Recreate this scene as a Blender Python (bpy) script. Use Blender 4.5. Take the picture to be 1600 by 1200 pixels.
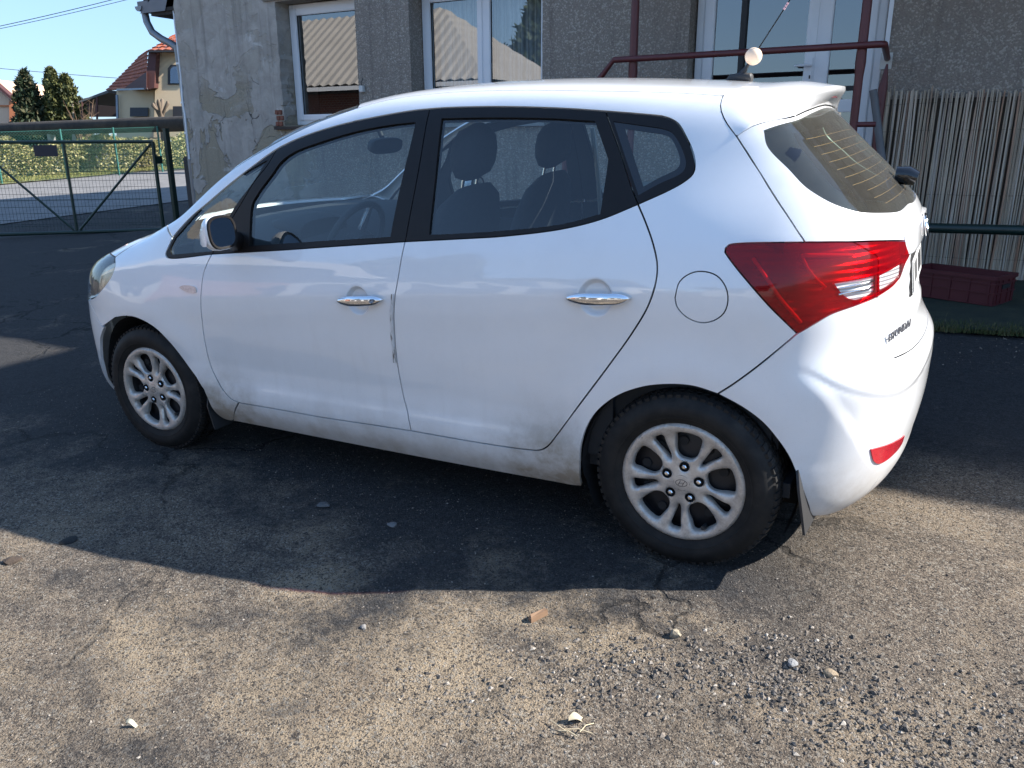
import bpy, bmesh, math, random
import numpy as np
from mathutils import Vector, Matrix
from mathutils.geometry import delaunay_2d_cdt
random.seed(7); rng = np.random.default_rng(7)
for o in list(bpy.data.objects): bpy.data.objects.remove(o)
scene = bpy.context.scene
C = scene.collection

# ---------------------------------------------------------------- camera, sky, sun, exposure
def rotmat(cols):
    m = Matrix.Identity(4)
    for j, c in enumerate(cols):
        for i in range(3): m[i][j] = c[i]
    return m
cam_d = bpy.data.cameras.new('camera'); cam_o = bpy.data.objects.new('camera', cam_d); C.objects.link(cam_o)
CAM = (3.291709,-3.300863,1.409841)
_mc = rotmat([((0.879335,0.476187,-0.004052)), ((-0.133892,0.255396,0.957521)), ((0.456994,-0.841439,0.288336))]); _mc.translation = CAM
cam_o.matrix_world = _mc
cam_d.sensor_width = 36; cam_d.lens = 28.239; cam_d.clip_start = .05; cam_d.clip_end = 3000
scene.camera = cam_o

SUN = Vector((1.30, .73, 1.0)).normalized()          # towards the sun, car frame; tilted into the world below
CARROT = rotmat([((0.999818,-0.000360,0.019083)), ((-0.000360,0.999290,0.037666)), ((-0.019083,-0.037666,0.999108))])             # the yard slopes a little: car frame -> world
SUN = (CARROT.to_3x3() @ SUN).normalized()
sun_d = bpy.data.lights.new('sun', 'SUN'); sun_d.energy = 4.9; sun_d.angle = math.radians(.53); sun_d.color = (1, .955, .89)
sun_o = bpy.data.objects.new('sun', sun_d); C.objects.link(sun_o); sun_o.location = (20, 12, 30)
sun_o.rotation_euler = SUN.to_track_quat('Z', 'Y').to_euler()
world = bpy.data.worlds.new('World'); scene.world = world; world.use_nodes = True
wn = world.node_tree; bg = wn.nodes['Background']
sky = wn.nodes.new('ShaderNodeTexSky'); sky.sky_type = 'NISHITA'; sky.sun_disc = False
sky.sun_elevation = math.asin(SUN.z); sky.sun_rotation = math.atan2(SUN.x, SUN.y)
sky.air_density = 1.15; sky.dust_density = .3; sky.ozone_density = 1.8
tint = wn.nodes.new('ShaderNodeMix'); tint.data_type = 'RGBA'; tint.blend_type = 'MULTIPLY'; tint.inputs[0].default_value = 1
tint.inputs[7].default_value = (1.0, 1.39, 1.96, 1)
gam = wn.nodes.new('ShaderNodeGamma'); gam.inputs[1].default_value = .50
wn.links.new(sky.outputs[0], gam.inputs[0]); wn.links.new(gam.outputs[0], tint.inputs[6]); wn.links.new(tint.outputs[2], bg.inputs[0]); bg.inputs[1].default_value = .114
vs = scene.view_settings; vs.view_transform = 'Standard'; vs.look = 'None'; vs.gamma = 1; vs.use_curve_mapping = False
vs.exposure = 1.32
cy = scene.cycles; cy.max_bounces = 10; cy.transparent_max_bounces = 16; cy.glossy_bounces = 5; cy.caustics_reflective = False; cy.caustics_refractive = False

# ---------------------------------------------------------------- helpers: scene tree
def tag(o, label=None, cat=None, group=None, kind=None):
    if label: o['label'] = label
    if cat: o['category'] = cat
    if group: o['group'] = group
    if kind: o['kind'] = kind
    return o
def thing(name, label, cat, loc=(0, 0, 0), rz=0, group=None):
    o = bpy.data.objects.new(name, None); C.objects.link(o); o.location = loc; o.rotation_euler = (0, 0, rz)
    o.empty_display_size = .2
    return tag(o, label, cat, group)
def link(name, me, parent=None):
    o = bpy.data.objects.new(name, me); C.objects.link(o)
    if parent is not None: o.parent = parent
    return o
def mesh(name, verts, faces, mat, parent=None, smooth=False, normals=None, mats=None, midx=None):
    me = bpy.data.meshes.new(name)
    me.from_pydata([tuple(map(float, v)) for v in verts], [], [tuple(map(int, f)) for f in faces])
    for m in (mats or [mat]): me.materials.append(m)
    if midx is not None: me.polygons.foreach_set('material_index', midx)
    if smooth or normals is not None: me.polygons.foreach_set('use_smooth', [True]*len(me.polygons))
    me.update()
    if normals is not None: me.normals_split_custom_set_from_vertices([tuple(map(float, n)) for n in normals])
    return link(name, me, parent)
class MB:
    """collects simple solids into one mesh"""
    def __init__(s): s.v = []; s.f = []; s.m = []
    def add(s, v, f, mi=0):
        b = len(s.v); s.v += [tuple(map(float, p)) for p in v]; s.f += [tuple(i+b for i in q) for q in f]; s.m += [mi]*len(f)
        return s
    def box(s, c, d, mat3=None, mi=0):
        x, y, z = d[0]/2, d[1]/2, d[2]/2
        v = [(a*x, b*y, e*z) for a in (-1, 1) for b in (-1, 1) for e in (-1, 1)]
        if mat3 is not None: v = [tuple(mat3 @ Vector(p)) for p in v]
        v = [(p[0]+c[0], p[1]+c[1], p[2]+c[2]) for p in v]
        return s.add(v, [(0, 1, 3, 2), (4, 6, 7, 5), (0, 4, 5, 1), (2, 3, 7, 6), (0, 2, 6, 4), (1, 5, 7, 3)], mi)
    def b2(s, lo, hi, mi=0):
        return s.box([(a+b)/2 for a, b in zip(lo, hi)], [b-a for a, b in zip(lo, hi)], None, mi)
    def tube(s, pts, r, n=8, cap=True, mi=0):
        pts = [Vector(p) for p in pts]; rings = []
        rr = r if hasattr(r, '__len__') else [r]*len(pts)
        up = None
        for i, p in enumerate(pts):
            t = (pts[min(i+1, len(pts)-1)]-pts[max(i-1, 0)]).normalized()
            if up is None:
                up = Vector((0, 0, 1)) if abs(t.z) < .9 else Vector((1, 0, 0))
            a = t.cross(up).normalized(); b = a.cross(t).normalized(); up = b
            rings.append([p+rr[i]*(math.cos(2*math.pi*k/n)*a+math.sin(2*math.pi*k/n)*b) for k in range(n)])
        v = [q for R_ in rings for q in R_]; f = []
        for i in range(len(pts)-1):
            for k in range(n):
                f.append((i*n+k, i*n+(k+1) % n, (i+1)*n+(k+1) % n, (i+1)*n+k))
        if cap: f += [tuple(range(n))[::-1], tuple((len(pts)-1)*n+k for k in range(n))]
        return s.add(v, f, mi)
    def lathe(s, prof, n=48, axis='y', c=(0, 0, 0), close=False, mi=0):
        """prof: (radius, along) pairs; revolved about an axis through c"""
        v = []; f = []
        for i in range(n):
            a = 2*math.pi*i/n
            for r, h in prof:
                q = (r*math.cos(a), h, r*math.sin(a)) if axis == 'y' else ((r*math.cos(a), r*math.sin(a), h) if axis == 'z' else (h, r*math.cos(a), r*math.sin(a)))
                v.append((q[0]+c[0], q[1]+c[1], q[2]+c[2]))
        m = len(prof)
        for i in range(n):
            j = (i+1) % n
            for k in range(m-1+(1 if close else 0)):
                k2 = (k+1) % m
                f.append((i*m+k, i*m+k2, j*m+k2, j*m+k))
        return s.add(v, f, mi)
    def build(s, name, mat, parent=None, smooth=False, mats=None, bevel=0, auto=None):
        o = mesh(name, s.v, s.f, mat, parent, smooth, mats=mats, midx=s.m if mats else None)
        bm = bmesh.new(); bm.from_mesh(o.data); bmesh.ops.recalc_face_normals(bm, faces=bm.faces)
        if bevel:
            bmesh.ops.bevel(bm, geom=[e for e in bm.edges if len(e.link_faces) == 2 and e.calc_face_angle(0) > .5], offset=bevel, segments=2, affect='EDGES', clamp_overlap=True)
        bm.to_mesh(o.data); bm.free()
        if auto is not None:
            for p in o.data.polygons: p.use_smooth = True
            o.data.set_sharp_from_angle(angle=math.radians(auto))
        return o
def dup(o, parent=None):
    c = o.copy(); C.objects.link(c)
    if parent is not None: c.parent = parent
    return c
def dup_tree(o, parent=None):
    c = dup(o, parent)
    for ch in list(o.children): dup_tree(ch, c)
    return c

# ---------------------------------------------------------------- helpers: materials
class Mat:
    def __init__(s, name):
        s.m = bpy.data.materials.new(name); s.m.use_nodes = True; s.t = s.m.node_tree
        s.b = s.t.nodes['Principled BSDF']; s.out = s.t.nodes['Material Output']
    def n(s, typ, _attr=None, **kw):
        nd = s.t.nodes.new('ShaderNode'+typ)
        for k, v in (_attr or {}).items(): setattr(nd, k, v)
        for k, v in kw.items():
            key = int(k[1:]) if k[0] == 'i' and k[1:].isdigit() else k.replace('_', ' ')
            s.set(nd.inputs[key], v)
        return nd
    def set(s, inp, v):
        if isinstance(v, bpy.types.NodeSocket): s.t.links.new(v, inp)
        elif isinstance(v, bpy.types.Node): s.t.links.new(v.outputs[0], inp)
        else:
            if inp.type == 'RGBA' and len(v) == 3: v = (*v, 1)
            inp.default_value = v
    def p(s, **kw):
        for k, v in kw.items(): s.set(s.b.inputs[k.replace('_', ' ')], v)
        return s
    def coord(s, kind='Object'): return s.n('TexCoord').outputs[kind]
    def sep(s, v): return s.n('SeparateXYZ', i0=v)
    def noise(s, scale, detail=4, rough=.55, vec=None, dist=0):
        return s.n('TexNoise', Vector=vec or s.coord(), Scale=scale, Detail=detail, Roughness=rough, Distortion=dist).outputs['Fac']
    def ramp(s, fac, stops, interp='LINEAR'):
        r = s.n('ValToRGB', i0=fac); cr = r.color_ramp; cr.interpolation = interp
        while len(cr.elements) < len(stops): cr.elements.new(.5)
        for e, (p, c) in zip(cr.elements, stops):
            e.position = p; e.color = (*c, 1) if hasattr(c, '__len__') else (c, c, c, 1)
        return r.outputs[0]
    def math(s, op, a, b=0., c=0., clamp=False):
        return s.n('Math', {'operation': op, 'use_clamp': clamp}, i0=a, i1=b, i2=c).outputs[0]
    def mix(s, fac, a, b, blend='MIX'):
        return s.n('Mix', {'data_type': 'RGBA', 'blend_type': blend, 'clamp_factor': True}, i0=fac, i6=a, i7=b).outputs[2]
    def mrange(s, v, a, b, c=0., d=1., smooth=True):
        return s.n('MapRange', {'interpolation_type': 'SMOOTHSTEP' if smooth else 'LINEAR'}, i0=v, i1=a, i2=b, i3=c, i4=d).outputs[0]
    def bump(s, h, strength=.3, dist=.01, normal=None):
        b = s.n('Bump', Height=h, Strength=strength, Distance=dist)
        if normal is not None: s.set(b.inputs['Normal'], normal)
        return b.outputs[0]
def simple(name, col, rough=.5, metal=0., var=.12, scale=8., bump=0., bscale=60., spec=.5, coat=0.):
    M = Mat(name)
    c = M.mix(M.noise(scale, 5), tuple(x*(1-var) for x in col), tuple(min(1, x*(1+var)) for x in col))
    M.p(Base_Color=c, Roughness=rough, Metallic=metal, Specular_IOR_Level=spec, Coat_Weight=coat)
    if bump: M.p(Normal=M.bump(M.noise(bscale, 4), bump, .01))
    return M.m
def glass(name, tint, refl=.07, dust=0., gloss=0.0, frit=None):
    """thin sheet: tinted see-through plus mirror reflection that grows towards grazing"""
    M = Mat(name); t = M.t
    tr = M.n('BsdfTransparent', i0=tint); gl = M.n('BsdfGlossy', Roughness=gloss, Color=(1, 1, 1))
    lw = M.n('LayerWeight', Blend=.5)
    f5 = M.math('POWER', lw.outputs['Facing'], 4.5)
    fac = M.math('MULTIPLY_ADD', f5, 1-refl, refl, clamp=True)
    mx = M.n('MixShader', i0=fac, i1=tr.outputs[0], i2=gl.outputs[0])
    last = mx
    if dust:
        d = M.n('BsdfDiffuse', Color=(.42, .40, .35))
        nz = M.noise(14, 6, .7); n2 = M.noise(300, 2, .6)
        df = M.math('MULTIPLY', M.math('ADD', M.mrange(nz, .2, .8, .75, 1.15), M.math('MULTIPLY', M.mrange(n2, .62, .7), .5)), dust, clamp=True)
        last = M.n('MixShader', i0=df, i1=mx.outputs[0], i2=d.outputs[0])
    t.links.new(last.outputs[0], M.out.inputs[0])
    return M.m

# ---------------------------------------------------------------- the car's surface (car frame: x back, y away, z up; front axle at 0)
def pchip(xs,ys):
    xs=np.array(xs,float);ys=np.array(ys,float)
    h=np.diff(xs);d=np.diff(ys)/h
    m=np.zeros_like(ys)
    w1=2*h[1:]+h[:-1];w2=h[1:]+2*h[:-1]
    with np.errstate(all='ignore'):
        mm=(w1+w2)/(w1/d[:-1]+w2/d[1:])
    m[1:-1]=np.where(d[:-1]*d[1:]>0,mm,0)
    m[0]=d[0];m[-1]=d[-1]
    def f(x):
        x=np.asarray(x,float)
        i=np.clip(np.searchsorted(xs,x)-1,0,len(xs)-2)
        t=(x-xs[i])/h[i]
        lo=t<0;hi=t>1
        tc=np.clip(t,0,1)
        r=(ys[i]*(2*tc**3-3*tc**2+1)+h[i]*m[i]*(tc**3-2*tc**2+tc)+ys[i+1]*(-2*tc**3+3*tc**2)+h[i]*m[i+1]*(tc**3-tc**2))
        return r+np.where(lo,t*h[i]*m[0],0)+np.where(hi,(t-1)*h[i]*m[-1],0)
    return f
def smax(a,b,k):
    h=np.maximum(k-np.abs(a-b),0)/k
    return np.maximum(a,b)+h*h*h*k/6
def sstep(a,b,x):
    t=np.clip((x-a)/(b-a),0,1); return t*t*(3-2*t)
# smooth curve fits (natural cubic) for profile
def spline(xs,ys):
    xs=np.array(xs,float);ys=np.array(ys,float);n=len(xs);h=np.diff(xs)
    A=np.zeros((n,n));b=np.zeros(n);A[0,0]=A[-1,-1]=1
    for i in range(1,n-1):
        A[i,i-1]=h[i-1];A[i,i]=2*(h[i-1]+h[i]);A[i,i+1]=h[i]
        b[i]=6*((ys[i+1]-ys[i])/h[i]-(ys[i]-ys[i-1])/h[i-1])
    M=np.linalg.solve(A,b)
    def f(x):
        x=np.asarray(x,float);i=np.clip(np.searchsorted(xs,x)-1,0,n-2)
        xc=np.clip(x,xs[0],xs[-1])
        a=(xs[i+1]-xc)/h[i];bb=(xc-xs[i])/h[i]
        r=a*ys[i]+bb*ys[i+1]+((a**3-a)*M[i]+(bb**3-bb)*M[i+1])*h[i]**2/6
        s0=(ys[1]-ys[0])/h[0]-h[0]*(2*M[0]+M[1])/6;s1=(ys[-1]-ys[-2])/h[-1]+h[-1]*(M[-2]+2*M[-1])/6
        return r+np.where(x<xs[0],(x-xs[0])*s0,0)+np.where(x>xs[-1],(x-xs[-1])*s1,0)
    return f
WZ=pchip([.15,.20,.25,.29,.33,.37,.42,.47,.55,.65,.75,.84,.885,.93,.98,1.03,1.08,1.15,1.25,1.35,1.45,1.55,1.65],
         [.775,.808,.838,.852,.858,.856,.8475,.846,.8525,.862,.8695,.8772,.8782,.8715,.860,.847,.829,.801,.757,.711,.662,.607,.545])
F0=spline([.12,.2,.27,.35,.45,.55,.65,.72,.8,.9],[-.70,-.765,-.805,-.83,-.842,-.845,-.838,-.825,-.80,-.75])
T0=spline([-.85,-.78,-.7,-.6,-.4,-.2,0,.15,.3,.5,.7,.9,1.1,1.3,1.5,1.8,2.1,2.4,2.7,2.95,3.1],
          [.70,.80,.865,.915,.972,1.04,1.095,1.155,1.232,1.362,1.465,1.538,1.585,1.615,1.626,1.627,1.615,1.593,1.563,1.532,1.51])
R0=spline([.15,.22,.30,.40,.50,.58,.645,.70,.76,.85,.95,1.05,1.12,1.17,1.25,1.35,1.45,1.55],
          [3.16,3.225,3.262,3.286,3.299,3.303,3.298,3.268,3.242,3.234,3.228,3.22,3.198,3.165,3.09,2.985,2.885,2.785])
CA=spline([1.45,1.554,1.62,1.713,1.834,1.969,2.11,2.35],[.75,.724,.691,.654,.622,.62,.645,.66])
CB=spline([1.45,1.542,1.62,1.696,1.771,1.877,2.07,2.35],[.735,.657,.572,.478,.385,.322,.285,.28])
WH=[(0.,.302),(2.615,.302)]
def f(p):
    x,y,z=p[...,0],p[...,1],p[...,2]
    a=np.sqrt(y*y+1e-4)
    sh=.072*(np.clip(x,0,3.0)-1.8)*sstep(.45,.75,z)*(1-sstep(1.0,1.35,z))
    zz=z-sh
    W=WZ(zz)
    # plan taper
    W=W-(.055+.045*sstep(.45,.75,z))*np.clip((.25-x)/.8,0,2)**2.2 - (.05+.10*sstep(.8,1.5,z))*np.clip((x-2.0)/1.0,0,2)**2.2
    # greenhouse lean forward narrowing
    for xw,zw in WH:
        r=np.hypot(x-xw,z-zw)
        W=W+.016*np.exp(-((r-.36)/.10)**2)*sstep(.15,.3,z)
    for hx,hz,hr in ((1.335,.838,.056),(2.318,.914,.062)):
        q=np.clip(1-((x-hx)**2+(z-hz)**2)/hr**2,0,1)
        W=W-.021*sstep(0,.50,q)
    g1=(a-W)*.93
    T=T0(x)-(.045+.02*sstep(.9,.3,x)*0)*(a/.6)**2
    g2=(z-T)*np.where(x<1.2,.85,.97)
    Rr=R0(z)-.055*(a/.5)**2*.8-.17*(a/.8)**5-.040*sstep(.335,.285,a)*sstep(.795,.84,z)*sstep(1.04,1.0,z)
    g3=(x-Rr)*.9
    Ff=F0(z)+.235*(a/.7)**2.8
    g4=(Ff-x)*.9
    s=smax(g1,g2,.13)
    s=smax(s,g3,.13)
    s=smax(s,g4,.16)
    u=(x-a)*.7071
    zA,zB=CA(np.clip(u,1.45,2.35)),CB(np.clip(u,1.45,2.35))
    s=s+.0065*sstep(0,.034,zA-z)*sstep(0,.085,z-zB)*sstep(1.46,1.66,u)
    s=smax(s,(.152-.03*sstep(0.,-.4,x)-z),.05)
    return s

def g_(p, e=.0025):
    n = np.stack([f(p+d)-f(p-d) for d in np.eye(3)*e], -1)
    return n/np.maximum(np.linalg.norm(n, axis=-1, keepdims=True), 1e-9)
def march(base, d, s0=1.2, steps=46):
    """points base + s*d, coming in from outside, until the surface"""
    s = np.full(len(base), s0)
    for _ in range(steps):
        s = s-np.clip(f(base+s[:, None]*d), -.05, .25)*.95
    for _ in range(3):
        v = f(base+s[:, None]*d); v2 = f(base+(s+.001)[:, None]*d); dv = (v2-v)/.001
        s = s-np.clip(v/np.where(np.abs(dv) < .15, .15, dv), -.03, .03)
    return base+s[:, None]*d
def on(pts, d):
    d = np.array(d, float); d /= np.linalg.norm(d); pts = np.array(pts, float)
    return march(pts-(pts@d)[:, None]*d+0*d, d, 4.2 if abs(d[0]) > .5 else 2.2, 70)
def side(*xz): return on([(x, 0, z) for x, z in xz], (0, -1, 0))
def top(*xy): return on([(x, y, 0) for x, y in xy], (0, 0, 1))
def rear(*yz): return on([(0, y, z) for y, z in yz], (1, 0, 0))
def front(*yz): return on([(0, y, z) for y, z in yz], (-1, 0, 0))
FT = {
'dlt_q': [(0.255,-0.802,1.035),(0.2838,-0.7931,1.062),(0.3614,-0.7768,1.122),(0.4757,-0.7631,1.189),(0.5812,-0.7455,1.254),(0.6966,-0.7195,1.323),(0.8274,-0.6807,1.399)],
'dlt_f': [(0.8274,-0.6807,1.399),(0.9446,-0.6595,1.44),(1.125,-0.6394,1.48),(1.301,-0.6284,1.504),(1.468,-0.6179,1.521),(1.551,-0.6157,1.525)],
'dlt_r': [(1.551,-0.6157,1.525),(1.631,-0.615,1.526),(1.835,-0.6186,1.521),(2.028,-0.6254,1.51),(2.257,-0.6303,1.489)],
'dlt_b': [(2.257,-0.6303,1.489),(2.376,-0.6283,1.476),(2.446,-0.6253,1.467)],
'dlo_rear': [(2.446,-0.6253,1.467),(2.479,-0.627,1.457),(2.506,-0.6329,1.441),(2.537,-0.6489,1.402),(2.566,-0.6682,1.356),(2.58,-0.6872,1.316),(2.578,-0.7017,1.291),(2.556,-0.7174,1.269),(2.513,-0.737,1.244),(2.423,-0.7687,1.203)],
'dlb_r': [(2.423,-0.7687,1.203),(2.311,-0.7985,1.158),(2.182,-0.8162,1.126),(1.969,-0.8261,1.097),(1.775,-0.8278,1.081),(1.546,-0.8288,1.064)],
'dlb_f': [(1.546,-0.8288,1.064),(1.225,-0.8302,1.036),(0.9349,-0.8319,1.01),(0.6951,-0.8325,0.991),(0.5256,-0.8333,0.9769)],
'dlo_front': [(0.5256,-0.8333,0.9769),(0.2694,-0.837,0.9485),(0.2336,-0.8341,0.9537),(0.225,-0.8288,0.9668),(0.2343,-0.8205,0.9888),(0.255,-0.802,1.035)],
'qwin': [(0.7923,-0.7043,1.358),(0.6668,-0.7284,1.303),(0.4886,-0.7588,1.203),(0.3612,-0.7823,1.108),(0.2725,-0.8037,1.034)],
'qwin2': [(0.2725,-0.8037,1.034),(0.2486,-0.8229,0.984),(0.262,-0.8313,0.963)],
'qwin3': [(0.262,-0.8313,0.963),(0.5191,-0.8287,0.9883)],
'qwin4': [(0.5191,-0.8287,0.9883),(0.6259,-0.7765,1.158),(0.7358,-0.7406,1.277),(0.7923,-0.7043,1.358)],
'doorfront': [(0.8274,-0.6807,1.399),(0.7971,-0.7159,1.337),(0.7368,-0.7427,1.272),(0.6879,-0.7636,1.206),(0.6446,-0.7788,1.151),(0.5675,-0.8082,1.048),(0.5256,-0.8333,0.9769)],
'fseam': [(0.5256,-0.8333,0.9769),(0.4848,-0.8571,0.8968),(0.4694,-0.8767,0.8061),(0.4488,-0.8745,0.7091),(0.4271,-0.8617,0.5872),(0.4298,-0.8519,0.4649),(0.4855,-0.8587,0.3719),(0.5342,-0.8587,0.3282),(0.5775,-0.8568,0.3141)],
'fg1': [(1.504,-0.6448,1.481),(1.4,-0.6477,1.476),(1.229,-0.658,1.456),(1.053,-0.6759,1.42),(0.9276,-0.6935,1.385),(0.8681,-0.7105,1.35),(0.8296,-0.7319,1.301),(0.7599,-0.7593,1.222),(0.7336,-0.7724,1.178),(0.7391,-0.8237,1.018)],
'fg2': [(0.7391,-0.8237,1.018),(1.031,-0.8227,1.043),(1.268,-0.8225,1.062),(1.474,-0.8218,1.078)],
'fg3': [(1.474,-0.8218,1.078),(1.488,-0.7511,1.259),(1.5,-0.6929,1.388),(1.504,-0.6448,1.481)],
'bs_up': [(1.551,-0.6157,1.525),(1.558,-0.7295,1.31),(1.546,-0.8288,1.064)],
'bs_lo': [(1.546,-0.8288,1.064),(1.525,-0.8714,0.9106),(1.515,-0.8781,0.8616),(1.499,-0.874,0.7753),(1.489,-0.8655,0.6776),(1.485,-0.8559,0.5776),(1.492,-0.846,0.4581),(1.511,-0.8528,0.3895),(1.524,-0.8577,0.3236)],
'rg1': [(1.615,-0.6396,1.49),(1.807,-0.6417,1.486),(2.038,-0.6472,1.476),(2.227,-0.6501,1.46)],
'rg2': [(2.227,-0.6501,1.46),(2.297,-0.7069,1.339)],
'rg3': [(2.297,-0.7069,1.339),(2.303,-0.7917,1.173)],
'rg4': [(2.303,-0.7917,1.173),(2.179,-0.8096,1.141),(1.966,-0.819,1.115),(1.772,-0.8208,1.099),(1.648,-0.8211,1.091)],
'rg5': [(1.648,-0.8211,1.091),(1.637,-0.7428,1.28),(1.615,-0.6396,1.49)],
'rdoortop': [(2.257,-0.6303,1.489),(2.336,-0.6956,1.355),(2.386,-0.7393,1.262),(2.423,-0.7687,1.203)],
'rseam': [(2.423,-0.7687,1.203),(2.459,-0.7954,1.149),(2.491,-0.821,1.093),(2.511,-0.8388,1.043),(2.517,-0.8483,1.011),(2.515,-0.8593,0.9669),(2.494,-0.8657,0.8967),(2.442,-0.8628,0.8059),(2.366,-0.8624,0.6941),(2.241,-0.8561,0.5191),(2.162,-0.8534,0.4072)],
'rseam2': [(2.162,-0.8534,0.4072),(2.129,-0.859,0.3618),(2.104,-0.8589,0.3417),(2.079,-0.8584,0.3324)],
'st_r': [(2.079,-0.8584,0.3324),(2.001,-0.8579,0.3273),(1.813,-0.8577,0.3231),(1.524,-0.8577,0.3236)],
'st_f': [(1.524,-0.8577,0.3236),(1.288,-0.8573,0.319),(1.053,-0.8566,0.3136),(0.8098,-0.8568,0.3151),(0.5775,-0.8568,0.3141)],
'qglass': [(2.291,-0.6477,1.457),(2.384,-0.6477,1.442),(2.467,-0.6462,1.427),(2.493,-0.6486,1.415),(2.533,-0.6699,1.363),(2.551,-0.6881,1.323),(2.549,-0.6992,1.303),(2.534,-0.7089,1.289),(2.479,-0.7294,1.264),(2.418,-0.7545,1.23)],
'qglass2': [(2.418,-0.7545,1.23),(2.35,-0.6975,1.349),(2.291,-0.6477,1.457)],
'bumpseam': [(2.939,-0.7955,0.8315),(2.889,-0.8166,0.7803),(2.834,-0.8314,0.7258),(2.776,-0.8432,0.6728),(2.721,-0.847,0.6281)],
'gateseam': [(2.622,-0.5399,1.519),(2.626,-0.5786,1.487),(2.647,-0.6035,1.448),(2.688,-0.6234,1.4)],
'gateseam2': [(2.688,-0.6234,1.4),(2.707,-0.6325,1.376),(2.727,-0.6416,1.351),(2.746,-0.6512,1.327),(2.766,-0.6615,1.304),(2.786,-0.673,1.279),(2.805,-0.6853,1.254),(2.825,-0.6979,1.23),(2.845,-0.7108,1.206),(2.869,-0.725,1.179),(2.892,-0.7383,1.152),(2.914,-0.7496,1.125),(2.936,-0.7574,1.098)],
'lamp_top': [(2.717,-0.8127,1.069),(2.717,-0.8081,1.08),(2.725,-0.803,1.089),(2.756,-0.797,1.094),(2.936,-0.7574,1.098)],
'lamp_top2': [(2.936,-0.7574,1.098),(2.967,-0.7432,1.097),(2.997,-0.7249,1.096),(3.027,-0.7018,1.094),(3.056,-0.6731,1.091)],
'lamp_top3': [(3.056,-0.6731,1.091),(3.131,-0.5573,1.08),(3.199,-0.3328,1.048)],
'lamp_right': [(3.199,-0.3328,1.048),(3.198,-0.368,1.007),(3.191,-0.4084,0.9884),(3.183,-0.4504,0.9502)],
'lamp_bot3': [(3.183,-0.4504,0.9502),(3.167,-0.5068,0.9314),(3.132,-0.5905,0.9137)],
'lamp_bot': [(3.132,-0.5905,0.9137),(3.086,-0.6645,0.9022),(3.024,-0.7348,0.8854),(2.981,-0.7702,0.8586),(2.939,-0.7955,0.8315)],
'lamp_left': [(2.939,-0.7955,0.8315),(2.855,-0.8284,0.9206),(2.776,-0.83,1.005),(2.732,-0.818,1.051),(2.717,-0.8127,1.069)],
'lamp_split': [(3.056,-0.6731,1.091),(3.097,-0.63,1.06),(3.121,-0.5957,1.036),(3.127,-0.5916,0.9809),(3.132,-0.5905,0.9137)],
'rev1': [(3.022,-0.7311,0.9756),(3.049,-0.7045,0.9779),(3.12,-0.6056,0.9811)],
'rev1b': [(3.12,-0.6056,0.9811),(3.124,-0.6028,0.9335)],
'rev1c': [(3.124,-0.6028,0.9335),(3.108,-0.631,0.9243),(3.085,-0.6649,0.9179),(3.069,-0.685,0.921),(3.045,-0.7104,0.9402),(3.022,-0.7311,0.9756)],
'rev2': [(3.131,-0.5841,0.9798),(3.181,-0.4462,0.9963)],
'rev2b': [(3.181,-0.4462,0.9963),(3.183,-0.4472,0.966),(3.168,-0.4994,0.9463),(3.135,-0.5808,0.9319)],
'rev2c': [(3.135,-0.5808,0.9319),(3.131,-0.5841,0.9798)],
'gatelow': [(3.132,-0.5905,0.9137),(3.143,-0.5744,0.868),(3.154,-0.5538,0.8206),(3.164,-0.5369,0.7818),(3.175,-0.5313,0.7455),(3.185,-0.5255,0.726),(3.196,-0.5228,0.7073)],
'rwin_left': [(2.724,-0.6011,1.423),(2.785,-0.6152,1.369),(2.855,-0.6363,1.301),(2.925,-0.6562,1.239),(2.987,-0.6504,1.202),(3.034,-0.6248,1.181),(3.064,-0.5942,1.17),(3.124,-0.4742,1.156),(3.155,-0.3595,1.149),(3.17,-0.1933,1.155)],
'molding': [(1.868,-0.555,1.574),(2.123,-0.5659,1.559),(2.35,-0.5588,1.545),(2.499,-0.5486,1.533),(2.622,-0.5399,1.519)],
'hatch': [(2.622,-0.5399,1.519),(2.64,-0.4952,1.534),(2.653,-0.3784,1.55),(2.659,-0.2148,1.561)],
'farch': [(-0.4333,-0.8063,0.4017),(-0.3904,-0.8175,0.4998),(-0.2973,-0.8411,0.5894),(-0.1694,-0.8627,0.6495),(-0.0521,-0.8768,0.6682),(0.0282,-0.8814,0.6634),(0.1337,-0.8805,0.6263),(0.2076,-0.871,0.5585),(0.2723,-0.8596,0.47),(0.3345,-0.8649,0.4068),(0.3789,-0.8719,0.3587)],
'rarch': [(2.255,-0.869,0.3073),(2.259,-0.8679,0.3806),(2.278,-0.8591,0.4521),(2.322,-0.8608,0.5225),(2.393,-0.8636,0.5845),(2.479,-0.8627,0.6253),(2.556,-0.8596,0.6426),(2.642,-0.8542,0.6462),(2.721,-0.847,0.6281)],
'rarch2': [(2.721,-0.847,0.6281),(2.798,-0.8382,0.5908),(2.858,-0.8302,0.5485),(2.905,-0.8201,0.4942),(2.942,-0.8109,0.4382),(2.968,-0.8034,0.3806)],
'fbump': [(-0.4778,-0.7765,0.6914),(-0.4131,-0.8048,0.6563),(-0.3756,-0.8182,0.6198),(-0.3264,-0.8342,0.5833)],
'hl': [(-0.4778,-0.7765,0.6914),(-0.3395,-0.8256,0.7336),(-0.2387,-0.8402,0.7901),(-0.1704,-0.8358,0.8487),(-0.1501,-0.8238,0.8934),(-0.1733,-0.7993,0.9278)],
'hoodseam': [(-0.1733,-0.7993,0.9278),(-0.0777,-0.7734,0.979),(-0.0049,-0.753,1.011),(0.0536,-0.7489,1.033)],
'acorner': [(0.0536,-0.7489,1.033),(0.0935,-0.7339,1.056),(0.1692,-0.7483,1.08)],
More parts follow.
